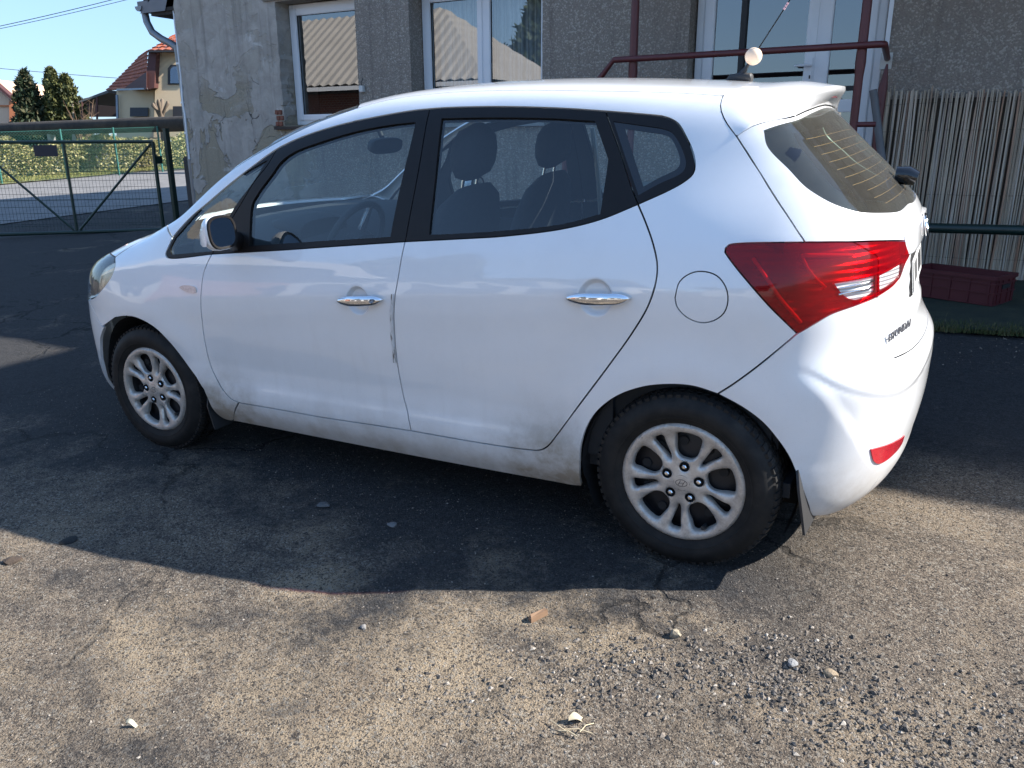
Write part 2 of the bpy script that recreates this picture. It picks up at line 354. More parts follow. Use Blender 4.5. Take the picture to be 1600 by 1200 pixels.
'aseam': [(0.1692,-0.7483,1.08),(0.255,-0.802,1.035)],
'fuel': [(2.58,-0.8602,0.9301),(2.591,-0.8521,0.9793),(2.622,-0.8433,1.005),(2.656,-0.8387,1.012),(2.701,-0.8383,1.001),(2.731,-0.8444,0.9684),(2.74,-0.8475,0.9283),(2.73,-0.849,0.8903),(2.7,-0.8506,0.8643),(2.661,-0.8532,0.8556),(2.616,-0.8574,0.8713),(2.587,-0.8601,0.9022),(2.58,-0.8602,0.9301)],
'refl': [(3.161,-0.6355,0.4302),(3.246,-0.3996,0.4046)],
'refl2': [(3.246,-0.3996,0.4046),(3.241,-0.3955,0.3741),(3.218,-0.4836,0.3576),(3.186,-0.5737,0.3607),(3.172,-0.6082,0.3813),(3.161,-0.6355,0.4302)],
'siderep': [(0.3342,-0.8708,0.8278),(0.3509,-0.8695,0.8357),(0.4047,-0.8693,0.8403),(0.4414,-0.8715,0.8316),(0.4413,-0.8753,0.8125),(0.4127,-0.8755,0.8093),(0.3715,-0.8741,0.8135),(0.3342,-0.8708,0.8278)],
'trunkstrip': [(3.18,-0.417,1.067),(3.176,-0.4008,1.092),(3.19,-0.2864,1.103),(3.204,-0.0985,1.104),(3.2,-0.0095,1.116)],
}
FT = {k: np.array(v, float) for k, v in FT.items()}
def crv(P, step=.014):
    """Catmull-Rom through 2D points, resampled"""
    P = np.asarray(P, float)
    if len(P) == 1: return P
    if len(P) == 2:
        n = max(1, int(np.ceil(np.linalg.norm(P[1]-P[0])/step))); t = np.linspace(0, 1, n+1)[:, None]
        return P[0]*(1-t)+P[1]*t
    E_ = np.vstack([2*P[0]-P[1], P, 2*P[-1]-P[-2]]); out = []
    for i in range(1, len(E_)-2):
        a, b, c, d = E_[i-1:i+3]
        # centripetal parametrisation keeps tight corners from overshooting
        t0 = 0; t1 = t0+max(np.linalg.norm(b-a), 1e-6)**.5; t2 = t1+max(np.linalg.norm(c-b), 1e-6)**.5; t3 = t2+max(np.linalg.norm(d-c), 1e-6)**.5
        n = max(1, int(np.ceil(np.linalg.norm(c-b)/step)))
        t = (t1+(t2-t1)*np.arange(n)/n)[:, None]
        A1 = (t1-t)/(t1-t0)*a+(t-t0)/(t1-t0)*b; A2 = (t2-t)/(t2-t1)*b+(t-t1)/(t2-t1)*c; A3 = (t3-t)/(t3-t2)*c+(t-t2)/(t3-t2)*d
        B1 = (t2-t)/(t2-t0)*A1+(t-t0)/(t2-t0)*A2; B2 = (t3-t)/(t3-t1)*A2+(t-t1)/(t3-t1)*A3
        out.append((t2-t)/(t2-t1)*B1+(t-t1)/(t2-t1)*B2)
    return np.vstack(out+[P[-1:]])
def basis(d):
    d = np.array(d, float); d /= np.linalg.norm(d)
    u = np.array([0, 0, 1.]) if abs(d[2]) < .8 else np.array([1., 0, 0])
    e1 = np.cross(u, d); e1 /= np.linalg.norm(e1); e2 = np.cross(d, e1)
    return d, e1, e2
def inside(P, L):
    x, y = P[:, 0], P[:, 1]; r = np.zeros(len(P), bool); j = np.roll(L, 1, 0)
    for (x1, y1), (x2, y2) in zip(L, j):
        c = (y1 > y) != (y2 > y)
        if c.any():
            r ^= c & (x < (x2-x1)*(y-y1)/((y2-y1) if y2 != y1 else 1e-12)+x1)
    return r
def dist_to(P, L, closed=True):
    A = L; B = np.roll(L, -1, 0)
    if not closed: A = A[:-1]; B = B[:-1]
    D = B-A; dd = np.maximum((D*D).sum(1), 1e-12); out = np.full(len(P), 9.)
    for k in range(0, len(P), 400):
        Q = P[k:k+400, None]-A[None]; t = np.clip((Q*D).sum(-1)/dd, 0, 1)
        out[k:k+400] = np.sqrt((((Q-t[..., None]*D))**2).sum(-1)).min(1)
    return out
def shrink(L, w):
    """move every edge inwards by its own width"""
    w = np.broadcast_to(np.asarray(w, float), (len(L),))      # w[i]: edge i -> i+1
    if not w.any(): return L
    area = .5*np.sum(L[:, 0]*np.roll(L[:, 1], -1)-np.roll(L[:, 0], -1)*L[:, 1]); s = 1 if area > 0 else -1
    t1 = np.roll(L, -1, 0)-L; n1 = s*np.stack([-t1[:, 1], t1[:, 0]], 1); n1 /= np.linalg.norm(n1, axis=1)[:, None]+1e-9
    n0 = np.roll(n1, 1, 0); w0 = np.roll(w, 1); det = n0[:, 0]*n1[:, 1]-n0[:, 1]*n1[:, 0]
    m = n0+n1; m /= np.linalg.norm(m, axis=1)[:, None]+1e-9
    A = m*((w0+w)/2/np.maximum((m*n0).sum(1), .5))[:, None]
    dd = np.where(np.abs(det) < .25, 1, det)
    B = np.stack([(w0*n1[:, 1]-w*n0[:, 1])/dd, (n0[:, 0]*w-n1[:, 0]*w0)/dd], 1)
    return L+np.where((np.abs(det) < .25)[:, None], A, B)
def loop2(segs, e1, e2, step, gap=0.):
    """segs: 3D polylines, or (polyline, own gap); -> 2D loop already pulled in by the gap"""
    out = []; ws = []
    for S in segs:
        w = gap
        if isinstance(S, tuple): S, w = S
        q = crv(np.stack([S@e1, S@e2], 1), step); out.append(q); ws.append(np.full(len(q), w))
    L = np.vstack(out); W_ = np.concatenate(ws); keep = [0]
    for i in range(1, len(L)):
        if np.linalg.norm(L[i]-L[keep[-1]]) > .0022: keep.append(i)
        else: W_[keep[-1]] = W_[i]
    while np.linalg.norm(L[keep[-1]]-L[keep[0]]) <= .0022: keep.pop()
    return shrink(L[keep], W_[keep])
def fill2(L, holes, sp, extra=None, inset=.55):
    lo = L.min(0); hi = L.max(0); h = sp*.866
    G_ = []
    for j, yy in enumerate(np.arange(lo[1], hi[1]+h, h)):
        xs = np.arange(lo[0]+(sp/2 if j % 2 else 0), hi[0]+sp, sp); G_.append(np.stack([xs, np.full_like(xs, yy)], 1))
    G_ = np.vstack(G_)
    if extra is not None: G_ = np.vstack([G_, extra])
    ok = inside(G_, L) & (dist_to(G_, L) > sp*inset)
    G_ = G_[ok]
    for H in holes:
        G_ = G_[~inside(G_, H)]; G_ = G_[dist_to(G_, H) > sp*inset]
    V = [L]+list(holes)+[G_]; ed = []; b = 0
    for X in [L]+list(holes):
        n = len(X); ed += [(b+i, b+(i+1) % n) for i in range(n)]; b += n
    V = np.vstack(V)
    vo, _, fo, ov, _, _ = delaunay_2d_cdt([Vector(map(float, q)) for q in V], ed, [], 0, 1e-6, True)
    vo = np.array([tuple(q) for q in vo]); fo = [tuple(q) for q in fo]
    fa = np.array(fo); cen = vo[fa].mean(1); k = inside(cen, L)
    for H in holes: k &= ~inside(cen, H)
    return vo, fa[k]
CARPARTS = []
def panel(name, segs, d, mat, parent, sp=.03, gap=.0028, depth=.013, holes=(), off=0., step=.014, hgap=None, extra=None, mirror=True, inner=None, flange=True, merge=None, dome=None, flmat=None, mates=None):
    """a body panel: the loop is laid on the car's surface, filled, and given a turned-in edge"""
    d, e1, e2 = basis(d)
    L = loop2(segs, e1, e2, step, gap)
    H = [loop2(h, e1, e2, step, -(gap if hgap is None else hgap)) for h in holes]
    ex = None if extra is None else np.stack([np.asarray(extra)@e1, np.asarray(extra)@e2], 1)
    v2, fc = fill2(L, H, sp, ex)
    base = v2[:, :1]*e1+v2[:, 1:]*e2
    P = march(base, d, 4.2 if abs(d[0]) > .5 else 2.4, 70 if abs(d[0]) > .5 else 50)
    N = g_(P)
    if dome is not None:
        dd = np.min([dist_to(v2, X) for X in [L]+H], 0); P = P+N*(dome[0]*(1-np.clip(1-dd/dome[1], 0, 1)**2))[:, None]
    P = P+N*off
    V = P; NN = N; F_ = [list(t) for t in fc]
    # face winding -> outward
    a, b, c = (P[fc[:, i]] for i in range(3)); w = (np.cross(b-a, c-a)*N[fc[:, 0]]).sum(1)
    fl = np.median(w) < 0
    if fl: F_ = [t[::-1] for t in F_]
    mi = [0]*len(F_)
    if flange:
        cnt = {}
        for t in F_:
            for i in range(3): cnt[(t[i], t[(i+1) % 3])] = 1
        be = [e for e in cnt if (e[1], e[0]) not in cnt]
        idx = sorted({i for e in be for i in e}); mp = {q: i for i, q in enumerate(idx)}; n0 = len(V)
        up_ = P[idx]; lo_ = P[idx]-N[idx]*depth
        nn = np.zeros((len(idx), 3))
        for i, j in be:
            e = P[j]-P[i]; o_ = np.cross(e, N[i]); o_ /= np.linalg.norm(o_)+1e-9; nn[mp[i]] += o_; nn[mp[j]] += o_
        nn /= np.linalg.norm(nn, axis=1)[:, None]+1e-9
        V = np.vstack([V, up_, lo_]); NN = np.vstack([NN, nn, nn]); k = len(idx)
        for i, j in be:
            F_.append([n0+mp[j], n0+mp[i], n0+k+mp[i], n0+k+mp[j]]); mi.append(1 if flmat else 0)
    mts = [mat]+([flmat] if flmat else [])
    objs = []
    if merge is not None: merge.append((V, NN, F_, mi))
    for sgn in ((1, -1) if mirror else (1,)):
        s3 = np.array([1, sgn, 1.]); FF = F_ if sgn == 1 else [t[::-1] for t in F_]
        if merge is None:
            par = parent if not isinstance(parent, tuple) else parent[0 if sgn == 1 else 1]
            o = mesh(name, V*s3, FF, mat, par, normals=NN*s3, mats=mts, midx=mi)
            objs.append(o)
            if inner is not None:
                io, im = inner; n1 = len(P)
                T_ = [t[::-1] for t in FF if len(t) == 3 and max(t) < n1]
                mesh('inner_trim', (P-N*io)*s3, T_, im, o if par == parent and par.parent is None else par, normals=-N*s3)
    return objs
def merged(name, parts, mat, parent, mirror=True, sides=True, flmat=None):
    V = []; N_ = []; F_ = []; M_ = []; b = 0
    for (v, n, fc, mi) in parts:
        V.append(v); N_.append(n); F_ += [[i+b for i in t] for t in fc]; M_ += mi; b += len(v)
    V = np.vstack(V); N_ = np.vstack(N_); out = []
    for sgn in ((1, -1) if mirror else (1,)):
        s3 = np.array([1, sgn, 1.]); par = parent if not isinstance(parent, tuple) else parent[0 if sgn == 1 else 1]
        out.append(mesh(name, V*s3, F_ if sgn == 1 else [t[::-1] for t in F_], mat, par, normals=N_*s3, mats=[mat]+([flmat] if flmat else []), midx=M_))
    return out

# ---------------------------------------------------------------- car materials
def car_paint():
    M = Mat('white_car_paint'); co = M.coord(); xyz = M.sep(co); z = xyz.outputs['Z']; x = xyz.outputs['X']
    low = M.mrange(z, .62, .20); n = M.noise(9, 6, .65); st = M.n('TexNoise', Vector=M.n('Mapping', i0=co, i3=(3.5, 3.5, .5)), Scale=5, Detail=5, Roughness=.6).outputs['Fac']
    # road dirt thrown up behind the wheels and along the sill
    d1 = M.math('POWER', low, 1.7)
    vd = M.n('VectorMath', {'operation': 'DISTANCE'}, i0=co, i1=(2.13, -.86, .27)).outputs['Value']
    d2 = M.mrange(vd, .34, .06)
    vd3 = M.n('VectorMath', {'operation': 'DISTANCE'}, i0=co, i1=(.47, -.86, .27)).outputs['Value']
    d3 = M.math('MULTIPLY', M.mrange(vd3, .30, .05), .6)
    d = M.math('ADD', M.math('MULTIPLY', M.math('MULTIPLY_ADD', d1, .55, M.math('MULTIPLY_ADD', d2, .6, d3)), M.mrange(n, .25, .75, .35, 1.15)), M.math('MULTIPLY', M.mrange(st, .5, .8), M.math('MULTIPLY', M.mrange(z, .95, .4), .10)), clamp=True)
    sp = M.math('MULTIPLY', M.mrange(M.noise(420, 2, .6), .66, .74), M.mrange(z, 1.2, .2, .04, .5))
    film = M.math('MULTIPLY', M.mrange(M.noise(2.2, 6, .7), .40, .75), .085); d = M.math('ADD', M.math('ADD', d, sp), film, clamp=True)
    M.p(Base_Color=M.mix(d, (.85, .85, .85), (.37, .32, .26)), Roughness=M.math('MULTIPLY_ADD', d, .4, .30), Coat_Weight=M.math('SUBTRACT', 1, M.math('MULTIPLY', d, 1.1), clamp=True), Coat_Roughness=.012, Coat_IOR=1.62, Specular_IOR_Level=.5)
    M.p(Coat_Normal=M.bump(M.noise(5, 2), .012, .02))
    return M.m
PAINT = car_paint()
SATIN = simple('satin_black_trim', (.012, .0105, .0105), .42, var=.25, scale=30, spec=.25)
RUBBER = simple('black_rubber', (.014, .014, .015), .7, var=.3, scale=20)
PLAST = simple('black_plastic', (.022, .022, .023), .55, var=.2, scale=30, bump=.08, bscale=300)
GLOSSB = simple('gloss_black', (.01, .01, .012), .08, var=.1, coat=.5)
INT = simple('interior_dark', (.020, .023, .027), .75, var=.2, scale=25, bump=.1, bscale=200)
SEAT = simple('seat_fabric', (.026, .031, .040), .9, var=.25, scale=60, bump=.25, bscale=400)
LINER = simple('pale_liner', (.42, .41, .38), .9, var=.05)
CHROME = simple('chrome', (.80, .81, .83), .07, 1., var=.03)
MIRR = simple('mirror_glass', (.46, .52, .60), .01, 1., var=0.01)
UNDER = simple('underbody', (.012, .012, .013), .85, var=.4, scale=6)
GL_SIDE = glass('side_glass', (.84, .92, .92), .07, .0)
GL_REAR = glass('dusty_rear_glass', (.50, .60, .53), .06, .075)
GL_LAMP = glass('clear_lamp_glass', (.96, .96, .95), .05, .02)
GL_WIND = glass('windscreen_glass', (.80, .88, .86), .07, .03)
def red_lens():
    M = Mat('red_lens'); M.p(Base_Color=(.42, .004, .012), Roughness=.12, Coat_Weight=1., Coat_Roughness=.02, Transmission_Weight=0., Specular_IOR_Level=.6)
    t = M.n('BsdfTransparent', i0=(.80, .015, .028)); mx = M.n('MixShader', i0=.40, i1=t.outputs[0], i2=M.b.outputs[0]); M.t.links.new(mx.outputs[0], M.out.inputs[0]); return M.m
RED = red_lens()
def lamp_back():
    M = Mat('lamp_reflector'); co = M.coord(); w = M.n('TexWave', {'bands_direction': 'Z'}, Vector=co, Scale=14, Distortion=.6, Detail=1).outputs['Fac']
    fx_ = M.mrange(M.sep(co).outputs[0], 3.02, 2.80); vf = M.n('TexVoronoi', Vector=co, Scale=13.); fac_ = M.sep(vf.outputs['Color']).outputs[1]
    M.p(Base_Color=M.mix(M.math('MULTIPLY', fx_, M.mrange(fac_, 0, 1, .55, .95)), M.mix(fac_, (.45, .45, .47), (.9, .9, .92)), (.05, .045, .05)), Metallic=.75, Roughness=.22, Normal=M.bump(w, .55, .012)); return M.m
LBACK = lamp_back()
def rib_white():
    M = Mat('ribbed_reflector'); w = M.n('TexWave', {'bands_direction': 'Z'}, Vector=M.coord(), Scale=26, Distortion=.2).outputs['Fac']
    M.p(Base_Color=M.mix(M.mrange(w, .35, .65), (.58, .58, .60), (.92, .91, .91)), Metallic=.1, Roughness=.2, Normal=M.bump(w, .6, .004)); return M.m
RIBW = rib_white()
HLB = simple('bronze_headlamp_bowl', (.50, .38, .27), .25, .6, var=.45, scale=16)
REDREFL = simple('red_reflector', (.62, .01, .025), .15, var=.3, scale=90, bump=.5, bscale=260, coat=1.)
ORANGE = simple('amber_glow_strip', (.85, .12, .10), .2, var=.1, coat=1.)
def plate_mat():
    return simple('plate_white', (.78, .78, .76), .35, var=.04)
PLATE = plate_mat()
INK = simple('black_ink', (.01, .01, .012), .5, var=.1)

# ---------------------------------------------------------------- the car
car = thing('parked_car', 'white five-door hatchback parked on the yard, its front door edge scuffed and sills dusty', 'car')
car.matrix_world = CARROT.copy()
def rv(a): return a[::-1]
def mir(a): return a*np.array([1, -1, 1.])
def j(*a): return np.vstack(a)
F_ = FT
# shared construction lines on the surface
wind_side = top((1.56, -.548), (1.36, -.556), (1.18, -.578), (.98, -.618), (.78, -.664), (.58, -.705), (.40, -.735), (.26, -.752))
wind_side = np.vstack([wind_side, F_['acorner'][-1:]])
wind_top = top((1.18, -.578), (1.10, -.40), (1.055, -.2), (1.04, 0.), (1.055, .2), (1.10, .40), (1.18, .578))
roof_side = np.vstack([rv(F_['molding']), wind_side[:3]])            # rear -> front
sill_bot = side((.46, .192), (1., .188), (1.6, .186), (2.2, .192))
arch_b = side((2.235, .20), (2.245, .25)); arch_b = np.vstack([arch_b, F_['rarch'][:1]])
def geod(A, B, d, n=14): return on([A*(1-t)+B*t for t in np.linspace(0, 1, n)], d)
cut = geod(F_['rseam'][-1], sill_bot[-1], (.15, -.97, 0)); jn = geod(F_['dlt_b'][-1], F_['molding'][-1], (.1, -.8, .45))
parts = []
# A-pillar, roof rail, rear quarter and sill are one pressing
panel('b', [j(F_['dlt_q'], F_['dlt_f'][1:], F_['dlt_r'][1:], F_['dlt_b'][1:]), (jn, 0), roof_side, wind_side[2:], rv(F_['acorner'])[:1], F_['aseam']], (0, -.72, .69), PAINT, car, merge=parts)
panel('b', [F_['rdoortop'][-1:], rv(F_['dlo_rear']), (jn, 0), F_['gateseam'], (F_['gateseam2'], .0020), rv(F_['lamp_top']), rv(F_['lamp_left']), F_['bumpseam'], rv(F_['rarch']), rv(arch_b), j(arch_b[:1], sill_bot[-1:]), (rv(cut), 0), rv(F_['rseam'])], (.34, -.92, .16), PAINT, car, merge=parts, holes=[[F_['fuel']]], hgap=.0022)
panel('b', [(cut[:1], 0), F_['rseam2'], F_['st_r'], F_['st_f'], j(F_['st_f'][-1:], sill_bot[:1]), sill_bot, (rv(cut), 0)], (0, -.97, -.1), PAINT, car, merge=parts)
body_l, body_r = merged('body_side', parts, PAINT, car)
panel('fuel_flap', [F_['fuel']], (0, -1, 0), PAINT, (body_l, body_r), gap=.0018, mirror=False)
# wheel housings' inner trims for pillars come with the doors
panel('roof', [roof_side, wind_top, rv(mir(roof_side)), mir(F_['hatch']), rv(F_['hatch'])], (0, 0, 1), PAINT, car, sp=.06, mirror=False, gap=.004, inner=(.03, LINER))
panel('windscreen', [wind_side[2:], rv(F_['acorner'])[1:], top((.06, -.60), (.0, -.3), (-.02, 0), (0, .3), (.06, .60)), mir(F_['acorner']), rv(mir(wind_side[2:])), rv(wind_top)], (-.62, 0, .78), GL_WIND, car, sp=.08, mirror=False, gap=.004, off=-.003, flange=False)
hood_front = top((-.30, -.735), (-.48, -.62), (-.60, -.45), (-.68, -.22), (-.70, 0))
panel('hood', [F_['hoodseam'], F_['acorner'], top((.06, -.60), (.0, -.3), (-.02, 0), (0, .3), (.06, .60)), rv(mir(F_['acorner'])), rv(mir(F_['hoodseam'])), mir(hood_front), rv(hood_front)[1:]], (-.25, 0, .97), PAINT, car, sp=.06, mirror=False)
# front wing
arch_f = F_['farch']
wing_low = np.vstack([F_['st_f'][-1:], sill_bot[:1], side((.40, .20)), side((.395, .28))])
panel('front_wing', [rv(F_['dlo_front']), F_['fseam'], wing_low, rv(arch_f)[:-3], F_['fbump'][::-1], F_['hl'], F_['hoodseam'], F_['acorner'], F_['aseam']], (-.22, -.95, .2), PAINT, car)
# front bumper and lamps
bump_top = np.vstack([F_['fbump'][:1], front((-.72, .685), (-.60, .672), (-.45, .662), (-.2, .655), (0, .652))])
fb = []
bl = side((-.43, .30), (-.425, .20)); bl = np.vstack([bl, front((-.70, .175), (-.5, .17))])
kx = front((-.5, .17), (-.5, .30), (-.5, .45), (-.5, .58), (-.5, .664))
panel('x', [F_['fbump'], rv(arch_f[:3]), bl[:2], bl[1:], (kx, 0), rv(bump_top[:3]), ], (-.72, -.69, .0), PAINT, car, merge=fb)
panel('x', [(rv(kx), 0), front((-.5, .17), (0, .165), (.5, .17)), (mir(kx), 0), front((.5, .664), (.2, .655), (0, .652), (-.2, .655), (-.5, .664))], (-1, 0, .05), PAINT, car, mirror=False, merge=fb)
merged('front_bumper', fb[:1], PAINT, car); 
fbc = merged('front_bumper', fb[1:], PAINT, car, mirror=False)[0]
panel('grille', [front((-.42, .33), (0, .31), (.42, .33)), front((.42, .33), (.36, .50)), front((.36, .50), (0, .52), (-.36, .50)), front((-.36, .50), (-.42, .33))], (-1, 0, 0), PLAST, fbc, mirror=False, off=.006)
hl_in = np.vstack([top((-.60, -.45)), front((-.46, .70), (-.5, .664))])
for nm, mt, of, fl in (('headlight', GL_LAMP, .001, True),):
    hls = panel('headlight', [F_['hl'], j(F_['hl'][-1:], hood_front[0:3]), hl_in, rv(bump_top[:3])], (-.6, -.62, .5), GL_LAMP, car, off=.002, gap=.002)
panel('lamp_housing', [F_['hl'], j(F_['hl'][-1:], hood_front[0:3]), hl_in, rv(bump_top[:3])], (-.6, -.62, .5), HLB, (hls[0], hls[1]), off=-.05, gap=.012, flange=False)
panel('upper_grille', [rv(hood_front)[:1], mir(hood_front)[::-1][:3], j(mir(hl_in)[1:]), front((.5, .664), (.2, .655), (0, .652), (-.2, .655), (-.5, .664)), rv(hl_in)[1:], hood_front[2:]], (-.9, 0, .5), PLAST, car, mirror=False, off=-.012)

# doors: painted lower half, black window frame, glass, handle, inner card
def door(nm, low, frame, hole, gl, mats=(PAINT, SATIN, GL_SIDE)):
    hx, hz, hr = (1.335, .838, .056) if nm == 'front_door' else (2.318, .914, .062)
    gg = np.array([(hx+r_*math.cos(a)*hr, 0, hz+r_*math.sin(a)*hr) for r_ in (.3, .5, .62, .70, .76, .82, .88, .94, 1., 1.08) for a in np.linspace(0, 6.28, 40)[:-1]])
    gg[:, 1] = side((hx, hz))[0][1]; gg = on(gg, (0, -1, 0))
    ds = panel(nm, low, (0, -1, .05), mats[0], car, inner=(.05, INT), sp=.022, extra=gg)
    fr = panel('window_frame', frame, (0, -.93, .36), mats[1], (ds[0], ds[1]), holes=[hole], hgap=0, off=-.002, gap=.002, depth=.02, inner=(.03, INT))
    panel('window_glass', gl or hole, (0, -.93, .36), mats[2], (ds[0], ds[1]), off=-.009, gap=-.004, flange=False, sp=.06)
    # rubber waist strip
    return ds
fgl = [F_['fg1'], F_['fg2'], F_['fg3']]; rgl = [F_['rg1'], F_['rg2'], F_['rg3'], F_['rg4'], F_['rg5']]
fd = door('front_door', [rv(F_['dlb_f']), F_['bs_lo'], F_['st_f'], rv(F_['fseam'])],
          [F_['doorfront'], rv(F_['dlb_f']), rv(F_['bs_up']), rv(F_['dlt_f'])], fgl, None)
rd = door('rear_door', [rv(F_['dlb_r']), F_['rseam'], F_['rseam2'], F_['st_r'], rv(F_['bs_lo'])],
          [F_['bs_up'], rv(F_['dlb_r']), rv(F_['rdoortop']), rv(F_['dlt_r'])], rgl, None)
qf = panel('quarter_window_frame', [F_['dlo_front'], F_['dlt_q'], F_['doorfront']], (0, -.93, .36), SATIN, car, holes=[[F_['qwin'], F_['qwin2'], F_['qwin3'], F_['qwin4']]], hgap=0, off=-.002, gap=.002, depth=.02, inner=(.03, INT))
panel('quarter_window_glass', [F_['qwin'], F_['qwin2'], F_['qwin3'], F_['qwin4']], (0, -.93, .36), GL_SIDE, (qf[0], qf[1]), off=-.006, gap=-.004, flange=False)
qg_in = [F_['qglass'], F_['qglass2']]
qr = panel('quarter_window_frame', [F_['dlt_b'], F_['dlo_rear'], rv(F_['rdoortop'])], (.1, -.93, .3), SATIN, car, holes=[qg_in], hgap=0, off=-.002, gap=.002, depth=.01, inner=(.03, INT))
cen_q = F_['qglass'].mean(0)
frit = [cen_q+(q-cen_q)*np.array([.76, 1, .74]) for q in qg_in]
panel('glass_border', qg_in, (.1, -.93, .3), GLOSSB, (qr[0], qr[1]), holes=[frit], hgap=0, off=-.005, gap=-.002, flange=False)
panel('quarter_window_glass', frit, (.1, -.93, .3), GL_SIDE, (qr[0], qr[1]), off=-.006, gap=-.003, flange=False)

def blob(name, prof, mat, parent, n=20, auto=50):
    """lofted closed body: prof = list of rings (each an array of points)"""
    m = MB(); k = len(prof[0]); v = [tuple(p) for r in prof for p in r]; f_ = []
    for i in range(len(prof)-1):
        for q in range(k): f_.append((i*k+q, i*k+(q+1) % k, (i+1)*k+(q+1) % k, (i+1)*k+q))
    f_ += [tuple(range(k))[::-1], tuple((len(prof)-1)*k+q for q in range(k))]
    m.add(v, f_); return m.build(name, mat, parent, auto=auto)
def ell(c, ax1, ax2, n=16, p=2.):
    c, ax1, ax2 = (np.array(q, float) for q in (c, ax1, ax2)); out = []
    for i in range(n):
        a = 2*math.pi*i/n; cs, sn = math.cos(a), math.sin(a)
        out.append(c+ax1*math.copysign(abs(cs)**(2/p), cs)+ax2*math.copysign(abs(sn)**(2/p), sn))
    return out
def handle(x0, z0, x1, z1, door_, lock, sgn=1):
    y0 = side(((x0+x1)/2, (z0+z1)/2-.06))[0][1]-.004
    L_ = x1-x0; rings = []
    def at_(t, h, o): return (x0+L_*t, (y0-o)*sgn, z0+(z1-z0)*t+h)
    for t in np.linspace(0, 1, 25):
        hz = .0205*min(1, math.sin(math.pi*min(max(t, .001), .999)/1.0)**.55*1.05)+(.004 if t > .70 else 0)*math.sin(math.pi*(t-.7)/.3 if t > .7 else 0)
        o = .034*math.sin(math.pi*t)**.45-.006
        hz = max(hz, .0012)
        rings.append([(x0+L_*t, (y0-o+.012*abs(math.sin(a))**2*0-.011*math.cos(a))*sgn, z0+(z1-z0)*t+hz*math.sin(a)) for a in np.linspace(0, 2*math.pi, 15)[:-1]])
    split = 17
    blob('door_handle', rings[:split+1], CHROME, door_, auto=60)
    hc = blob('handle_cap', [[(p[0], p[1]*1.0008, p[2]) for p in r] for r in rings[split:]], CHROME, door_, auto=60)
    if lock:
        MB().lathe([(.0001, -.0045), (.0068, -.0045), (.0085, -.002), (.0085, .004)], 16, 'y', ((x0+L_*.87), (y0-.0375)*sgn, z0+.0165)).build('lock_cylinder', LBACK, door_, smooth=False)
for k, sg in ((0, 1), (1, -1)):
    handle(1.238, .834, 1.463, .852, fd[k], sg == 1, sg); handle(2.212, .909, 2.441, .922, rd[k], False, sg)
# scuffed plastic edge guard on the front door
gx = F_['bs_lo']
gp = np.stack([np.interp(np.linspace(.875, .60, 14), gx[::-1, 2], gx[::-1, 0]), 0*np.linspace(0, 1, 14), np.linspace(.875, .60, 14)], 1)
gv = []; 
for x_, _, z_ in gp:
    for dx, o in ((-.017+.003*math.sin(z_*60), .0015), (-.016, .0042), (-.005, .0042), (-.004, .0012)):
        p = side((x_+dx, z_))[0]; gv.append((p[0], p[1]-o, p[2]))
def scuff():
    M = Mat('scuffed_edge_guard'); n = M.n('TexNoise', Vector=M.n('Mapping', i0=M.coord(), i3=(60, 60, 14)), Scale=1, Detail=4, Roughness=.6).outputs['Fac']
    M.p(Base_Color=M.ramp(n, [(.38, (.02, .02, .02)), (.45, (.30, .27, .24)), (.55, (.70, .70, .70)), (.75, (.45, .43, .41))]), Roughness=.5); return M.m
mesh('door_edge_guard', gv, [(i*4+q, i*4+q+1, i*4+q+5, i*4+q+4) for i in range(13) for q in range(3)], scuff(), fd[0])
# side repeater on the wing
panel('side_repeater', [F_['siderep']], (0, -1, 0), simple('amber_repeater', (.72, .62, .56), .08, var=.5, scale=60, coat=1), car, off=.005, gap=0, depth=.008, sp=.008)

# tailgate, spoiler, rear glass
gt_top = rear((-.60, 1.424), (-.5, 1.446), (-.35, 1.463), (-.15, 1.476), (0, 1.48), (.15, 1.476), (.35, 1.463), (.5, 1.446), (.60, 1.424))
gl_left = F_['rwin_left'][1:]
gl_left = np.vstack([rear((-.592, 1.412)), gl_left])
gb = rear((-.10, 1.150), (.10, 1.150))
win = [np.vstack([gl_left, gb, rv(mir(gl_left))]), np.vstack([rv(mir(gl_left))[-1:], rear((.48, 1.436), (.3, 1.456), (0, 1.470), (-.3, 1.456), (-.48, 1.436)), gl_left[:1]])]
low = np.vstack([F_['gatelow'][-1:], rear((-.4, .703), (-.2, .700), (0, .699), (.2, .700), (.4, .703)), mir(F_['gatelow'][-1:])])
lampnotch = [j(F_['lamp_top2'], F_['lamp_top3'][1:]), F_['lamp_right'], F_['lamp_bot3']]
half = [(F_['gateseam2'], .0011)]+lampnotch+[(F_['gatelow'], .002)]
D_GATE = (.90, 0, .42)
tg = panel('tailgate', half+[(low, .0012)]+[rv(mir(q)) if not isinstance(q, tuple) else (rv(mir(q[0])), q[1]) for q in half[::-1]]+[np.vstack([mir(F_['gateseam2'][:1]), rv(gt_top), F_['gateseam2'][:1]])], D_GATE, PAINT, car, mirror=False, holes=[win], hgap=.002, inner=(.05, INT), sp=.024)[0]
panel('rear_window', win, D_GATE, GL_REAR, tg, mirror=False, off=-.004, gap=-.002, flange=False, sp=.06)
wc = np.array([3.0, 0, 1.30])
win_in = [wc+(q-wc)*np.array([.84, .90, .80])+np.array([0, 0, -.004]) for q in win]
panel('glass_border', win, D_GATE, GLOSSB, tg, mirror=False, holes=[win_in], hgap=0, off=-.010, gap=-.001, flange=False)
m = MB()
